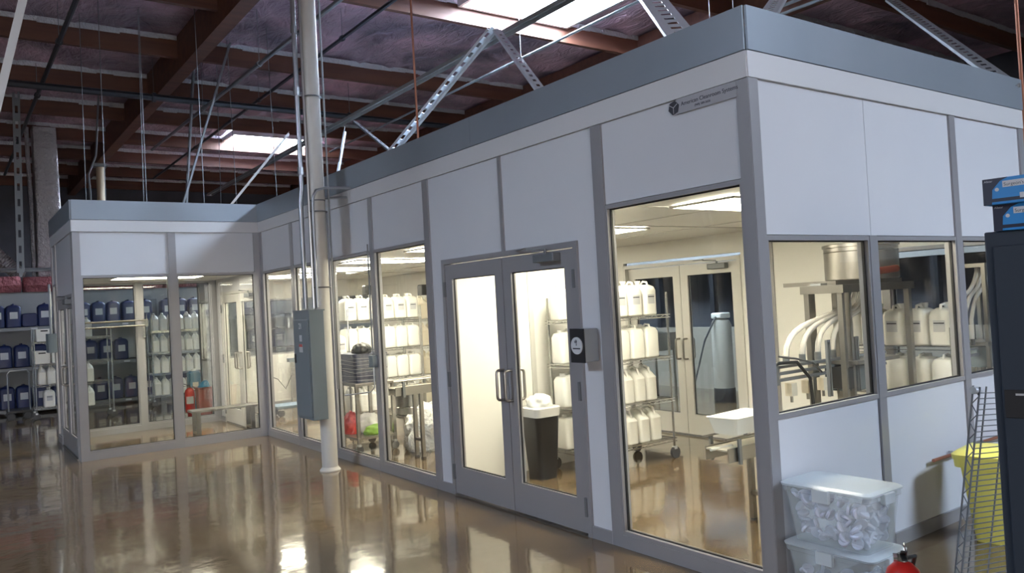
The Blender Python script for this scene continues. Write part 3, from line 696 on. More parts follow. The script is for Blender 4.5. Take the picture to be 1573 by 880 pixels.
MB().box(-.01, -.02, 1.70, 1.09, .005, 1.765).box(-.01, .345, 1.70, 1.09, .37, 1.765).box(-.01, .005, 1.70, .02, .345, 1.765).box(1.06, .005, 1.70, 1.09, .345, 1.765).build('top_frame', STEEL, t)
MB().box(.12, .12, 1.766, 1.15, .62, 1.80).build('tank_shelf', STEEL, t)
tk = MB().lathe((.90, .35), [(.30, 1.801), (.31, 1.81), (.31, 2.09), (.322, 2.095), (.322, 2.12), (.30, 2.125), (.29, 2.10)], 36).build('tank', STEEL, t, smooth=True)
MB().lathe((.90, .35), [(.313, 2.05), (.316, 2.055), (.313, 2.06)]).build('tank_hoop', CHROME, tk)
MB().tube([(.46, .0, 1.86), (.70, .0, 1.87), (.85, .0, 1.88)], .03, 10).build('feed_pipe', BROWNRED, t, smooth=True)
MB().box(.42, -.03, 1.72, .44, -.01, 2.0).box(.48, -.03, 1.72, .50, -.01, 2.0).box(.42, -.03, 2.0, .50, -.01, 2.03).build('valve_bracket', STEEL, t)
MB().box(.03, .2, 1.766, .36, .3, 1.785).build('clamp_bar', DZINC, t)
for k in range(4):
    x1 = -.52+.21*k; y1 = .18; x0 = .60+.10*k
    pts = []
    P0, P1, P2, P3 = Vector((x0, .3, 1.70)), Vector((x0-.12, .28, 1.40)), Vector((x1, y1, 1.60)), Vector((x1, y1, 1.22))
    for s_ in range(13):
        u = s_/12; pts.append(P0*(1-u)**3+P1*3*u*(1-u)**2+P2*3*u*u*(1-u)+P3*u**3)
    MB().tube(pts, .023, 10).build('filling_hose', HOSE, t, smooth=True)
    MB().cyl((x1, y1), .026, 1.17, 1.235, 12).build('hose_fitting', DZINC, t)
    MB().box(x1-.035, y1-.06, .93, x1+.035, y1-.0, 1.03).build('nozzle_block', HDPE2, t)
    MB().cyl((x1, y1-.03), .012, .88, .93, 8).build('nozzle_tip', STEEL, t)
for z in (1.15, 1.10, 1.05):
    MB().box(-.72, .14, z, .85, .175, z+.022).build('manifold_bar', DZINC, t)
MB().box(-.74, .12, 1.03, -.70, .22, 1.20).build('bar_end_plate', DZINC, t)
for x in (-.22, .18, .4): MB().box(x-.022, .0, .90, x-.010, .02, 1.32).box(x+.010, .0, .90, x+.022, .02, 1.32).box(x-.022, .0, 1.32, x+.022, .02, 1.34).build('slotted_bracket', DZINC, t)
MB().box(.07, -.06, 1.12, .70, .30, 1.15).build('drip_tray', STEEL, t)
MB().box(.10, .02, .90, .62, .26, 1.10).build('control_box', BOXGREY, t, bevel=.005); MB().box(.02, .0, .93, .10, .2, 1.10).build('motor', BLACKP, t)
MB().tube([(-.98, .1, 1.06), (-.75, .1, 1.2), (-.5, .1, 1.19), (-.34, .1, 1.05), (-.32, .1, .85), (-.34, .1, .74)], .014, 8).build('air_hose', BLACKP, t, smooth=True)
MB().tube([(-.72, .1, 1.25), (-.54, .08, 1.22), (-.3, .1, 1.17), (-.15, .12, 1.08)], .008, 6).build('cable', RUBBER, t, smooth=True)
conveyor('long bottle conveyor with beige belt under the filling machine', (.66, .96, 0), 2.3, (.5, 2.1), h=.64, w_=.2)
t = T('plastic_bin', 'white shallow plastic bin sitting on the near end of the conveyor', 'bin', (.98, .98, .719), .08)
MB().loft([(0, .42, .2, .02, 0, 0), (.12, .5, .26, .03, 0, 0), (.125, .52, .28, .03, 0, 0), (.12, .48, .24, .03, 0, 0), (.012, .40, .18, .02, 0, 0)]).build('tub', BAGW, t)
t = T('guide_tube', 'loose white plastic tube resting on the conveyor end by the bin', 'tube', (.68, 1.05, .631), -.25)
MB().tube([(-.05, -.1, .0), (.17, -.05, 0)], .011, 8).build('tube', HDPE, t, smooth=True)
# rack against the far side wall, and second small filler
wire_rack('wire_rack', 'wire rack of white jugs against the far wall behind the filling machine', 'rack', (3.1, .42, 0), .46, 1.05, (.3, .76, 1.19), 1.35)
G = 'white jugs behind the filling machine'
for z, w_, kd, n, st in ((1.193, 'top shelf', 'square', 5, .21), (.763, 'second shelf', 'plain', 5, .21), (.303, 'bottom shelf', 'plain', 5, .21)):
    for k in range(n):
        jug(kd, (3.24, .53+k*st, z), -PI/2, 'white jug, %s, %s of the rack behind filling machine' % (ORD[n-1-k] + ('' if k == n-1 else ' from the left'), w_), G)
t = T('hose_stand', 'narrow steel stand with looping hoses at the right end of the side room windows', 'stand', (3.10, .13, 0))
for x in (0, .34):
    for y in (0, .2): MB().box(x, y, 0, x+.03, y+.03, 1.85).build('leg', STEEL, t)
MB().box(0, 0, 1.85, .37, .23, 1.88).build('top_plate', STEEL, t); MB().box(-.02, 0, 1.2, .39, .23, 1.23).build('mid_plate', STEEL, t); MB().box(.02, .02, 1.02, .35, .2, 1.19).build('control_box', BOXGREY, t)
for k in range(3):
    pts = [Vector((.1+.1*k, .1, 1.84)).lerp(Vector((-.3+.12*k, .1, 1.42)), u/10)+Vector((0, 0, -.25*math.sin(PI*u/10)*(1-u/10)+.14*math.sin(PI*u/10))) for u in range(11)]
    MB().tube(pts+[Vector((-.3+.12*k, .1, 1.25))], .016, 8).build('filling_hose', HOSE, t, smooth=True); MB().cyl((-.3+.12*k, .1), .018, 1.21, 1.26, 8).build('hose_fitting', BLACKP, t)
MB().box(-.34, .08, 1.12, .0, .12, 1.14).box(-.34, .08, 1.17, .0, .12, 1.19).box(-.34, .07, 1.04, -.31, .13, 1.2).build('manifold_bar', DZINC, t)

# ---- beyond the far side doors: softener tank, sink
t = T('softener_tank', 'tall grey water softener tank with black base seen through the far doors', 'tank', (6.2, 5.45, 0))
MB().lathe((0, 0), [(.17, 0), (.17, .22), (.165, .23)]).build('base', BLACKP, t, smooth=True); MB().lathe((0, 0), [(.16, .231), (.16, 1.22), (.13, 1.3), (.06, 1.33)]).build('shell', SOFT, t, smooth=True)
MB().box(-.12, -.1, 1.33, .12, .1, 1.42).build('valve_head', CAPW, t, bevel=.02); MB().tube([(-.12, 0, 1.36), (-.35, .05, 1.0), (-.6, .1, .3), (-.8, .1, .05)], .015, 6).build('hose', BLACKP, t, smooth=True)
t = T('sink_unit', 'stainless wash sink on legs seen through the left leaf of the far doors', 'sink', (5.5, 6.6, 0))
m = MB(); m.box(0, 0, .82, .9, .03, 1.1).box(0, .47, .82, .9, .5, 1.1).box(0, .03, .82, .03, .47, 1.1).box(.87, .03, .82, .9, .47, 1.1).box(.03, .03, .80, .87, .47, .83); m.build('basin', STEEL, t)
for x in (.03, .84):
    for y in (.02, .45): MB().box(x, y, 0, x+.03, y+.03, .8).build('leg', STEEL, t)
MB().tube([(.45, .48, 1.05), (.45, .48, 1.4), (.45, .4, 1.46), (.45, .3, 1.42)], .014, 8).build('faucet', CHROME, t, smooth=True)
t = T('equipment_crate', 'small black crate on the floor under the stainless sink', 'crate', (6.0, 7.2, 0)); MB().box(0, 0, 0, .4, .3, .22).build('shell', BLACKP, t, bevel=.01); MB().box(-.01, -.01, .22, .41, .31, .25).build('lid', BLACKP, t)
t = T('mixing_tank', 'dark round mixing tank beyond the right leaf of the far doors', 'tank', (6.9, 4.6, 0))
MB().lathe((0, 0), [(.3, .3), (.42, .45), (.42, 1.5), (.3, 1.62), (.1, 1.66)]).build('vessel', mat('dark_vessel', (.10, .105, .11), .35, .5), t, smooth=True)
for a in range(3): MB().obar((.3*math.cos(a*2.1), .3*math.sin(a*2.1), 0), (.3*math.cos(a*2.1), .3*math.sin(a*2.1), .4), .04, .04).build('leg', DZINC, t)

# ---- booth: bench, garment rail
t = T('steel_bench', 'low stainless bench inside the glazed entry booth', 'bench', (-.93, 9.12, 0))
MB().box(-.06, -.02, .42, .90, .28, .45).build('seat', STEEL, t, bevel=.004)
for x in (.0, .78): MB().box(x, .0, 0, x+.06, .03, .42).box(x, .23, 0, x+.06, .26, .42).box(x, .03, .1, x+.06, .23, .13).build('leg_frame', STEEL, t)
t = T('garment_rail', 'wall mounted double garment rail inside the booth back windows', 'rail', (-2.3, 11.0, 1.72))
MB().tube([(0, 0, 0), (1.12, 0, 0)], .015, 8).build('lower_bar', CHROME, t, smooth=True); MB().tube([(0, 0, .085), (1.12, 0, .085)], .015, 8).build('upper_bar', CHROME, t, smooth=True)
MB().box(1.10, -.02, -.02, 1.14, .26, .10).box(1.10, .22, -.2, 1.14, .26, .0).build('end_bracket', CHROME, t); MB().box(-.02, -.02, -.02, .02, .26, .10).build('wall_bracket', CHROME, t)
t = T('control_box', 'grey control box on the booth side wall beyond its doors', 'electrical box', (-2.57, 11.0, 1.38))
MB().box(0, 0, 0, .12, .3, .29).build('enclosure', BOXGREY, t, bevel=.005)
for y in (.08, .2): MB().tube([(.06, y, .29), (.06, y, 1.05)], .014, 8).build('conduit', CONDUIT, t, smooth=True)

# ---- outside behind the booth: extinguisher, blue tank, red bin
def extinguisher(s=1.0):
    t = T('fire_extinguisher', '', 'fire extinguisher')
    MB().lathe((0, 0), [(.07, 0), (.08, .01), (.082, .03), (.082, .36), (.07, .40), (.04, .43), (.025, .44)]).build('cylinder', RED, t, smooth=True)
    MB().cyl((0, 0), .022, .44, .475, 12).build('valve', CHROME, t)
    h = MB(); h.obar((-.01, 0, .475), (-.10, .0, .515), .028, .008).obar((.0, 0, .475), (-.11, 0, .475), .026, .006); h.build('lever', BLACKP, t)
    MB().tube([(0, -.02, .455), (.05, -.06, .45), (.095, -.05, .38), (.098, -.03, .2)], .01, 8).build('hose', BLACKP, t, smooth=True)
    MB().tube([(.0, .022, .455), (.0, .04, .455)], .02, 12).build('pressure_dial', CHROME, t)
    MB().tube([(-.02+.028*math.cos(a*.7), -.01, .50+.028*math.sin(a*.7)) for a in range(9)], .003, 5, closed=True).build('pull_ring', CHROME, t)
    m = MB(); n = 10
    vs = [[m.bm.verts.new((.0833*math.cos(-2.9+1.6*k/n), .0833*math.sin(-2.9+1.6*k/n), z)) for k in range(n+1)] for z in (.16, .29)]
    for k in range(n): m.bm.faces.new((vs[0][k], vs[0][k+1], vs[1][k+1], vs[1][k]))
    m.build('label', LABEL, t)
    return t
place('ext', extinguisher, (-.17, -.84, 0), .6, 'red fire extinguisher with black hose on floor beside the plastic totes')
e2 = place('ext', extinguisher, (-.33, 12.0, .12), .3, 'far red fire extinguisher behind the booth glass beside the blue tank'); 
t = T('extinguisher_stand', 'low red floor stand under the far fire extinguisher', 'stand', (-.33, 12.0, 0)); MB().cyl((0, 0), .11, 0, .02, 20).cyl((0, 0), .05, .02, .12, 16).build('pedestal', RED, t)
t = T('blue_tank', 'slim blue square tank with pale label behind the booth glass', 'tank', (-.13, 12.5, 0)); MB().loft([(0, .2, .24, .03, 0, 0), (.78, .2, .24, .03, 0, 0), (.82, .14, .18, .03, 0, 0)]).build('body', TEAL, t, smooth=True); MB().cyl((0, 0), .04, .82, .86, 12).build('cap', CAPW, t); box('label', HDPE2, -.05, -.1225, .48, .05, -.1205, .62, t)
t = T('waste_bin', 'brownish red waste bin with blue bag behind the booth glass', 'bin', (.02-.2, 11.62, 0)); MB().loft([(0, .2, .2, .03, 0, 0), (.55, .26, .26, .03, 0, 0), (.56, .29, .29, .03, 0, 0), (.58, .29, .29, .03, 0, 0)]).build('tub', BROWNRED, t); MB().loft([(.581, .2, .2, .05, 0, 0), (.66, .12, .1, .03, .02, 0), (.70, .03, .03, .01, .03, 0)]).build('bag', TEAL, t, smooth=True)

# ---- foreground right: totes with caps, cabinet, cartons, wire shelf, yellow bin, copper pipes
def tote(h=.31):
    t = T('storage_tote', '', 'tote')
    m = MB(); m.loft([(.0, .28, .44, .03, 0, 0), (h-.03, .33, .51, .035, 0, 0), (h-.03, .35, .53, .035, 0, 0), (h, .35, .53, .035, 0, 0), (h, .322, .502, .03, 0, 0), (.008, .27, .43, .03, 0, 0)], cap=True); m.build('tub', TOTE, t, smooth=True)
    l = MB(); l.loft([(h+.001, .365, .545, .04, 0, 0), (h+.012, .37, .55, .04, 0, 0), (h+.022, .34, .52, .04, 0, 0), (h+.024, .30, .48, .04, 0, 0)]).build('lid', TOTELID, t, smooth=True)
    for sx in (-1, 1): MB().box(sx*.19-.012, -.05, h-.06, sx*.19+.012, .05, h+.012).build('latch', TOTELID, t, bevel=.004)
    for sy in (-1, 1): MB().box(-.05, sy*.275-.014, h-.05, .05, sy*.275+.014, h+.006).build('handle', TOTELID, t, bevel=.004)
    return t
TZ = [(.0, 'lower frosted plastic tote on the floor under the other tote'), (.336, 'upper frosted plastic tote full of white round caps, stacked on the lower')]
for z, l in TZ: place('tote', tote, (.195, -.305, z), 0, l, 'frosted storage totes')
def cap_disc():
    t = MB(); t.lathe((0, 0), [(.027, 0), (.033, .002), (.033, .012), (.030, .015)], 18); o = t.build('round_cap', DISC, smooth=True); o['category'] = 'cap'; return o
rnd = random.Random(5); n_ = 0
for (zb, cnt, top_) in ((.346, 96, .27), (.010, 46, .20)):
    nm = 'upper' if zb > .1 else 'lower'
    for k in range(cnt):
        z = zb + .03 + (top_-.03)*rnd.random(); f = (z-zb)/.3
        if rnd.random() < .6: x = -.155*(.82+.16*f)+.03*rnd.random()*1.2; y = rnd.uniform(-.21, .21)*(.86+.14*f)
        else: x = rnd.uniform(-.12, .12); y = -(.235*(.84+.14*f))+.035*rnd.random()+.01
        o = cap_disc() if n_ == 0 else FIRST['cap'].copy()
        if n_ == 0: FIRST['cap'] = o
        else: COL.objects.link(o)
        n_ += 1
        o.location = (.195+x, -.305+y, z); o.rotation_euler = (rnd.uniform(-1.3, 1.3), rnd.uniform(-1.5, .3), rnd.uniform(0, 6))
        o['label'] = 'white round plastic cap loose in the %s frosted tote' % nm; o['group'] = 'white caps in the %s tote' % nm
t = T('metal_cabinet', 'tall dark navy steel cabinet cut off by the right edge of the picture', 'cabinet', (-.34, -1.37, 0), math.radians(-72))
MB().box(0, .015, 0, .92, .46, 1.95).build('body', NAVY, t, bevel=.006)
dl = MB().box(.03, -.004, .06, .458, .014, 1.89).build('door', NAVY, t, bevel=.004); dr = MB().box(.462, -.004, .06, .89, .014, 1.89).build('door', NAVY, t, bevel=.004)
for d_, x in ((dl, .035), (dr, .68)): MB().box(x, -.010, 1.19, x+.14, -.0045, 1.305).build('recessed_handle', BLACKP, d_, bevel=.003); MB().box(x+.04, -.014, 1.282, x+.075, -.0105, 1.29).build('key_lock', ZINC, d_)
def carton():
    t = T('glove_carton', '', 'carton')
    MB().box(0, 0, 0, .27, .2, .125).build('box', CARTON, t, bevel=.003)
    m = MB(); m.box(-.0012, -.001, -.0, .0, .201, .125); m.build('end_panel', CARTOND, t)
    m = MB(); v = [m.bm.verts.new(p) for p in ((0, -.0012, 0), (.035, -.0012, 0), (.04, -.0012, .07), (.075, -.0012, .11), (.11, -.0012, .125), (0, -.0012, .125))]; m.bm.faces.new(v); v2 = [m.bm.verts.new((q.co.x, -.0003, q.co.z)) for q in v]; m.bm.faces.new(list(reversed(v2))); m.build('dark_corner', CARTOND, t)
    m = MB(); m.box(.035, -.0013, .012, .27, -.0004, .028); m.build('dark_band', CARTOND, t)
    p = box('title_panel', LABEL, .085, -.0016, .078, .27, -.0005, .108, t); text_mesh("Surgeon's Cap", .022, INK, p, (.09, -.0018, .084), (PI/2, 0, 0), 'lettering', .0002)
    box('small_label', LABEL, .155, -.0016, .02, .22, -.0014, .045, t)
    text_mesh('Allstar', .014, LABEL, t, (.006, -.0015, .108), (PI/2, 0, 0), 'brand_mark', .0002)
    m = MB(); m.tube([(.06, -.0016, .07), (.06, -.0005, .07)], .009, 14); m.build('emblem', LABEL, t)
    MB().box(.27, -.001, 0, .2712, .201, .125).build('end_panel', CARTOND, t)
    t.scale = (.85, .85, .85)
    return t
place('carton', carton, (-.325, -1.405, 1.951), math.radians(-80), "lower blue and dark Surgeon's Cap carton on the navy cabinet", 'cartons on the cabinet')
place('carton', carton, (-.355, -1.385, 2.058), math.radians(-86), "upper blue and dark Surgeon's Cap carton, topmost on the navy cabinet", 'cartons on the cabinet')
# wire shelf standing on end, leaning
t = T('wire_shelf_panel', 'dark chrome wire shelf standing on end beside the navy cabinet', 'wire shelf', (.35, -.82, 0.004), 0)
t.rotation_euler = (math.radians(7), math.radians(4), math.radians(-10))
m = MB(); Lh, Wd = 1.22, .46
for x in (0, Wd):
    m2 = MB()
    for yy in (0, .035): m2.obar((x, yy, 0), (x, yy, Lh), .007, .007)
    n = 26
    for k in range(n):
        a, b = (0, .035) if k % 2 else (.035, 0); m2.obar((x, a, Lh*k/n), (x, b, Lh*(k+1)/n), .004, .004)
    m2.build('edge_truss', DZINC, t)
for k in range(42): m.obar((0, 0, .02+k*.0285), (Wd, 0, .02+k*.0285), .0045, .0045)
for x in (.06, .22, .38): m.obar((x, .006, 0), (x, .006, Lh), .006, .006)
m.obar((0, 0, .003), (Wd, 0, .003), .006, .006); m.build('wire_grid', DZINC, t)
for x in (0, Wd):
    for z in (.02, Lh-.02): MB().tube([(x-.025, .018, z), (x+.025, .018, z)], .019, 12).build('corner_collar', ZINC, t)
t = T('yellow_bin', 'yellow plastic waste bin behind the upright wire shelf', 'bin', (1.86, -.42, 0), math.radians(8)); t.scale = (.95, .95, .84)
MB().loft([(0, .24, .30, .04, 0, 0), (.60, .36, .42, .05, 0, 0), (.60, .42, .48, .06, 0, 0), (.66, .43, .49, .06, 0, 0), (.66, .36, .42, .05, 0, 0), (.03, .22, .28, .04, 0, 0)]).build('tub', YELLOW, t, smooth=True)
MB().loft([(.661, .44, .50, .06, 0, 0), (.70, .45, .51, .06, 0, 0), (.73, .38, .44, .06, 0, 0)]).build('lid', YELLOW, t, smooth=True)
t = T('copper_pipe', 'short copper pipe run along the right side wall, low beside the totes', 'pipe', (1.76, -.035, .50))
MB().tube([(0, 0, 0), (.5, 0, .0), (.64, 0, .02), (1.8, 0, .03)], .0125, 10).build('pipe', COPPER, t, smooth=True); MB().tube([(.62, 0, .02), (.72, 0, .021)], .022, 10).build('union_fitting', STEEL, t, smooth=True)
for x in (.3, 1.3): MB().box(x-.01, -.0, -.02, x+.01, .035, .02).build('wall_clip', ZINC, t)

# ---- storage shelving with blue jerrycans
def shelf_unit(x0, x1, label):
    t = T('storage_shelving', label, 'shelving', (x0, 16.42, 0)); L = x1-x0
    for x in (0, L):
        for y in (.02, .6): MB().box(x-.03, y, 0, x+.03, y+.05, 2.3 if y > .3 else 1.9).build('upright', DZINC, t)
    for z in (.12, .97, 1.80):
        MB().box(-.0, .0, z-.07, L, .03, z-.012).build('beam', DZINC, t); MB().box(0, .62, z-.07, L, .65, z-.012).build('beam', DZINC, t)
        MB().box(0.03, .0, z-.012, L-.03, .66, z).build('deck', mat('grey_board', (.15, .15, .14), .7) if 'board' not in FIRST else FIRST['board'], t)
        FIRST['board'] = bpy.data.materials['grey_board']
        box('load_label', LABEL, L*.55, -.003, z-.06, L*.55+.12, -.001, z-.02, t)
    return t
BAYS = [(-5.1, -3.36, 'first'), (-3.3, -1.62, 'second'), (-1.56, .12, 'third'), (.18, 1.9, 'fourth'), (1.96, 3.7, 'fifth')]
WHERE = ['far left storage shelving bay, mostly outside the picture edge', 'storage shelving bay with blue jerrycans left of the booth', 'storage shelving bay with blue jerrycans seen through the booth', 'storage shelving bay behind the booth, right end, near the blue tank', 'storage shelving bay glimpsed through the end windows of the clean room']
for (a, b, n), l in zip(BAYS, WHERE): shelf_unit(a, b, l)
from_px = {1.803: [-2.96, -2.67, -2.1, -1.38, -1.08, -.79, -.48, -.13, .33, .63, .93, 1.23, 2.2, 2.6], .973: [-2.85, -2.55, -2.23, -1.27, -.96, -.66, 2.3, 2.9], .123: [-2.84, -2.54, -2.22, -1.9, -1.1, -.8, -.48, -.16, .35, .67]}
lvl = {1.803: 'top', .973: 'middle', .123: 'bottom'}
for z, xs in from_px.items():
    for k, x in enumerate(xs):
        jug('blue', (x, 16.62, z), random.uniform(-.06, .06), 'blue jerrycan, %s on the %s level of the far shelving' % (ORD[k] + ('' if k == 0 else ' from the left'), lvl[z]), 'blue jerrycans on the storage shelving')
j = jug('blue', (-2.45, 16.5, 1.945), 0, 'blue jerrycan lying on its side on the top level, left of the booth', 'blue jerrycans on the storage shelving'); j.rotation_euler = (-PI/2, 0, 0); j.location = (-2.385, 16.46, 1.803+.143)
# rolling racks in front of the shelving
wire_rack('wire_rack', 'rolling wire rack of slim white jugs behind the booth, near the far extinguisher', 'rack', (-.36, 14.9, 0), 1.22, .5, (.22, .68, 1.12, 1.57), 1.95, fine=False)
for z, w_ in ((1.573, 'top shelf'), (1.123, 'second shelf'), (.683, 'third shelf'), (.223, 'bottom shelf')): fill('slim', 'rolling rack behind the booth', w_, -.26, 15.05, z, 7, .165, 'white jugs on the rolling rack behind the booth')
wire_rack('wire_rack', 'rolling wire rack with white bins left of the booth', 'rack', (-2.47, 14.9, 0), .62, .5, (.22, .66, 1.07, 1.5), 1.75, fine=False)
def wbin():
    t = T('carry_bin', '', 'bin'); MB().loft([(0, .27, .36, .02, 0, 0), (.24, .29, .38, .02, 0, 0), (.24, .27, .36, .02, 0, 0), (.01, .25, .34, .02, 0, 0)]).build('tub', HDPE, t); box('handle_slot', BLACKP, -.06, -.1935, .19, .06, -.185, .215, t); return t
for x, z, l in ((-2.27, 1.503, 'large white carry bin on the top shelf of the left rolling rack'), (-2.32, 1.073, 'left white carry bin on the second shelf of the left rolling rack'), (-2.02, 1.073, 'right white carry bin on the second shelf of the left rolling rack')): place('wbin', wbin, (x, 15.12, z), 0, l, 'white carry bins')
for k, (x, z, kd) in enumerate(((-2.33, .663, 'slim'), (-2.17, .663, 'slim'), (-2.02, .663, 'slim'))): jug(kd, (x, 15.1, z), 0, 'slim white jug, %s on the third shelf of the left rolling rack' % ['leftmost', 'second', 'third'][k], 'white jugs on the left rolling rack')
jug('square', (-2.22, 15.1, .223), 0, 'large white jug on the bottom shelf of the left rolling rack', 'white jugs on the left rolling rack')
wire_rack('wire_rack', 'sparsely filled rolling wire rack behind the left booth window', 'rack', (-1.9, 13.9, 0), .66, .5, (.25, .70, 1.1, 1.55), 1.76, fine=False)
for z, w_ in ((1.553, 'top'), (.703, 'third'), (.253, 'bottom')):
    for k in range(2): jug('slim', (-1.8+.16*k, 14.1, z), 0, 'slim white jug, %s on the %s shelf of the sparse rack behind the booth' % (['left', 'right'][k], w_), 'white jugs on the sparse rack')
t = T('push_cart', 'dark platform cart with tubular handle left of the booth', 'cart', (-2.9, 15.35, 0)); MB().box(0, 0, .14, .4, .6, .18).build('platform', BLACKP, t); MB().tube([(0.02, .02, .18), (0.02, .02, .9), (.06, .02, .96), (.34, .02, .96), (.38, .02, .9), (.38, .02, .18)], .014, 8).build('push_handle', CONDUIT, t, smooth=True)
for x in (.06, .34):
    for y in (.06, .54): MB().tube([(x, y-.02, .07), (x, y+.02, .07)], .07, 12).build('wheel', RUBBER, t)

# ---- overhead: struts, braces, pipes, duct, rods
def strut(mb, p, q, w=.06, h=.035, perf=True):
    p, q = Vector(p), Vector(q); d = (q-p).normalized(); L = (q-p).length
    a = d.cross(Vector((0, 0, 1))); a = a.normalized() if a.length > .05 else Vector((1, 0, 0)); b = a.cross(d).normalized()
    return p, q, a, b, L, d
def perforated(name, label, cat, p, q, m_=ZINC, w=.075, h=.03, group=None, hole=.13):
    p, q, a, b, L, d = strut(None, p, q)
    t = T(name, label, cat, p, 0, group)
    o = MB(); z = Vector((0, 0, 0)); e = q-p
    for s in (-1, 1):
        o.obar(z+a*s*w/2, e+a*s*w/2, .003, h, up=b); o.obar(z+a*s*w*.34+b*h/2, e+a*s*w*.34+b*h/2, w*.30, .003, up=b)
    n = int(L/hole)
    for k in range(n+1): c0 = d*(L*k/n); o.obar(c0-d*hole*.28 + b*h/2, c0+d*hole*.28+b*h/2, w*.42, .003, up=b)
    o.build('channel', m_, t)
    MB().obar(z-d*.005, z+d*.05, w*.9, h*.8, up=b).build('end_clip', m_, t)
    return t
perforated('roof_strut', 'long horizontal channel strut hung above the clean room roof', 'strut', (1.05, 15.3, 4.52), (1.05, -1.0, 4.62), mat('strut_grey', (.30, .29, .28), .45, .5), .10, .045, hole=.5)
perforated('roof_brace', 'bright perforated brace rising from clean room roof toward the skylight', 'brace', (.2, 5.35, 3.3), (.86, 3.77, 4.58), ZINC, .13)
perforated('roof_brace', 'perforated brace descending right from the top of the bright brace', 'brace', (.88, 3.70, 4.56), (.12, 1.95, 3.3), ZINC, .08)
perforated('roof_brace', 'wide perforated brace meeting the roof edge left of the room corner', 'brace', (.12, .52, 3.34), (1.5, 2.35, 4.8), ZINC, .20)
perforated('roof_brace', 'perforated brace rising just right of the room corner', 'brace', (.28, .12, 3.34), (2.5, 1.4, 4.5), ZINC, .13)
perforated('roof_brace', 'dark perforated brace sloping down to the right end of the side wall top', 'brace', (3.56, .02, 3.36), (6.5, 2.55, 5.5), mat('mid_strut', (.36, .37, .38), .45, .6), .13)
perforated('roof_brace', 'perforated brace ending left of the column over the booth junction', 'brace', (-.45, 8.95, 3.3), (.5, 8.75, 4.5), ZINC, .11)
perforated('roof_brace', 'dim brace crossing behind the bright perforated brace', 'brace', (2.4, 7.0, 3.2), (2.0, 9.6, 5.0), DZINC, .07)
perforated('hanging_strut', 'pale channel strut hanging near the upper left picture edge', 'strut', (-3.7, 3.5, 2.4), (-2.72, 3.5, 6.62), mat('pale_strut', (.5, .5, .49), .5, .2), .10, .05, hole=.45)
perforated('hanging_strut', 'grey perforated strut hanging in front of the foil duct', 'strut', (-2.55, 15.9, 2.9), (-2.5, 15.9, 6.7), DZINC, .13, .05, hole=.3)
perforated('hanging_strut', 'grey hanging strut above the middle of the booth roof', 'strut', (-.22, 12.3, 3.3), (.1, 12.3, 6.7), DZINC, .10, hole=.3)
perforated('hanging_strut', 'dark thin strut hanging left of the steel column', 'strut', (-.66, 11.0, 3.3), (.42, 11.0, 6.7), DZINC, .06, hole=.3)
perforated('hanging_strut', 'short bright strut standing on the clean room roof right of the column', 'strut', (.95, 8.3, 3.34), (1.22, 8.3, 4.5), ZINC, .05, hole=.3)
def pipe(label, pts, r, m_, cat='pipe', name='overhead_pipe', clamps=()):
    p0 = Vector(pts[0]); t = T(name, label, cat, p0); MB().tube([Vector(p)-p0 for p in pts], r, 8).build('pipe', m_, t, smooth=True)
    for u in clamps:
        P = p0.lerp(Vector(pts[-1]), u)-p0; d = (Vector(pts[-1])-p0).normalized()
        MB().tube([P-d*.03, P+d*.03], r*1.5, 8).build('coupling', m_, t); MB().tube([P, P+Vector((0, 0, 6.45-(P+p0).z))], .005, 5).build('hanger_rod', DZINC, t)
pipe('black iron sprinkler pipe running away at the upper left', [(-2.35, 6.0, 5.85), (-2.4, 22, 5.9)], .035, DARKPIPE, clamps=(.1, .25, .45, .7))
pipe('black sprinkler main crossing left to right beneath the purlins', [(-11.9, 12.1, 5.75), (6.8, 12.1, 5.75)], .06, DARKPIPE, clamps=(.2, .45, .6, .8))
pipe('black branch pipe running away right of the steel column', [(1.3, 6.0, 5.98), (1.3, 22, 5.98)], .03, DARKPIPE, clamps=(.15, .4, .7))
pipe('grey conduit run passing behind the column top to the left', [(.25, 6.0, 5.60), (.05, 16.0, 5.60)], .03, DZINC, 'conduit', clamps=(.3, .6))
pipe('thin grey conduit run above the right part of the clean room roof', [(3.2, -1, 5.4), (3.4, 14, 5.4)], .02, DZINC, 'conduit', clamps=(.2, .5))
pipe('paired conduit run over the right side wall, nearer one', [(4.6, -4, 5.2), (4.6, 12, 5.2)], .022, DZINC, 'conduit', clamps=(.3, .5))
pipe('paired conduit run over the right side wall, farther one', [(5.1, -4, 5.3), (5.1, 12, 5.3)], .022, DZINC, 'conduit', clamps=(.3, .5))
pipe('copper pipe dropping to the clean room roof right of the steel column', [(.4, 4.62, 6.4), (.4, 4.6, 3.0)], .012, COPPER)
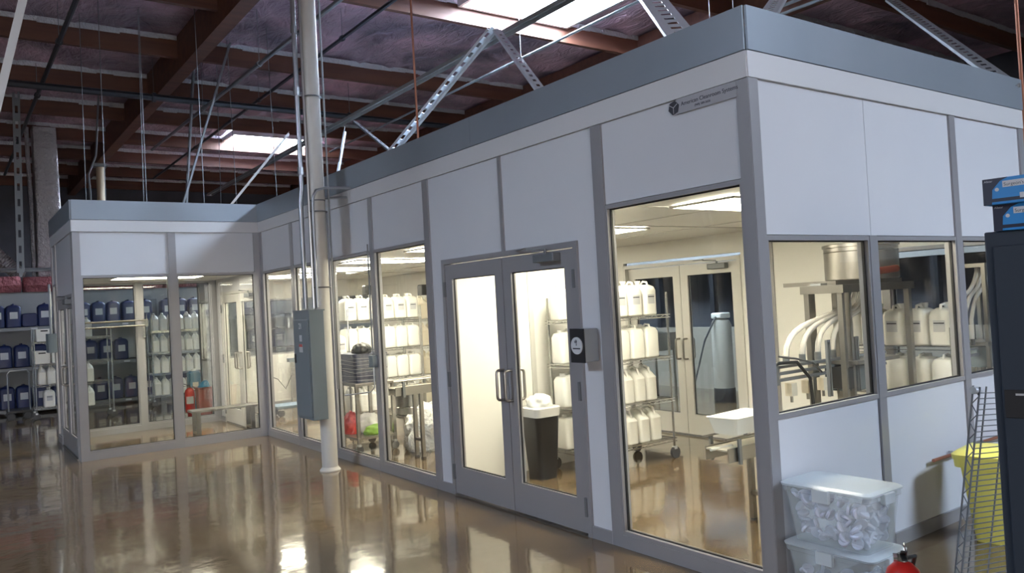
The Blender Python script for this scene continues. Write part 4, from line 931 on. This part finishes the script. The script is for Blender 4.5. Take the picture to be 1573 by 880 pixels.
pipe('copper pipe dropping at the far right edge of the side wall', [(3.76, .02, 6.4), (3.76, .02, 2.3)], .016, COPPER)
pipe('thin conduit drop left of the booth roof', [(-1.05, 15.5, 6.58), (-1.15, 15.5, 5.3), (-1.3, 15.5, 4.9), (-1.25, 15.5, 3.4), (-1.25, 16.85, 3.0)], .02, DZINC, 'conduit')
rr_ = random.Random(11)
for k in range(9):
    x, y = rr_.uniform(-2.2, -.2) if k < 5 else rr_.uniform(.3, 2.8), rr_.uniform(9.2, 11.0) if k < 5 else rr_.uniform(9.5, 12.2)
    o = MB().tube([(0, 0, 0), (rr_.uniform(-.05, .05), 0, 6.7-3.3)], .006, 5).build('hanger_wire', DZINC); o.location = (x, y, 3.3)
    tag(o, 'thin hanger rod dropping from the roof behind the booth', 'hanger rod', 'hanger rods above the clean room')
t = T('foil_duct', 'square foil wrapped duct dropping at the far left', 'duct', (-1.86, 17.9, 2.9))
MB().loft([(0, .50, .5, .03, 0, 0), (1.2, .50, .5, .04, .02, 0), (3.4, .47, .5, .03, 0, 0)]).build('riser', DUCT, t, smooth=True)
MB().tube([(-.30, -.1, -.1), (-.30, -.1, 1.6), (-.33, -.1, 2.6), (-.34, -.1, 3.4)], .045, 8).build('corner_strip', DUCT, t, smooth=True)
t = T('flexible_duct', 'silver flexible duct curving down behind the hanging strut, far left', 'duct', (-2.5, 17.9, 2.9))
pts = []; rad = []
for k in range(60):
    a = k/59*PI*.62; pts.append((-.15+.55*math.sin(a)*0+.3*math.cos(a)-.5*(k/59), 0, .05+.9*(1-math.cos(a))*.6+.2*(k/59))); rad.append(.15+.012*(k % 2))
MB().tube(pts, rad, 12).build('hose', DUCT, t, smooth=True)
pipe('galvanised cross rail above the pink batts at the far left', [(-11, 16.9, 3.02), (-1.0, 16.9, 3.02)], .045, CONDUIT, 'rail')
heap('insulation_scrap', 'torn foil insulation scrap lying on the clean room roof edge', 'insulation', (.45, 3.3, 3.36), .12, .5, .13, FOILEDGE, 21, 8)
box('ceiling_clean_room_roof', GALV, .09, .09, 3.30, 3.57, 12.41, 3.34, **ST)
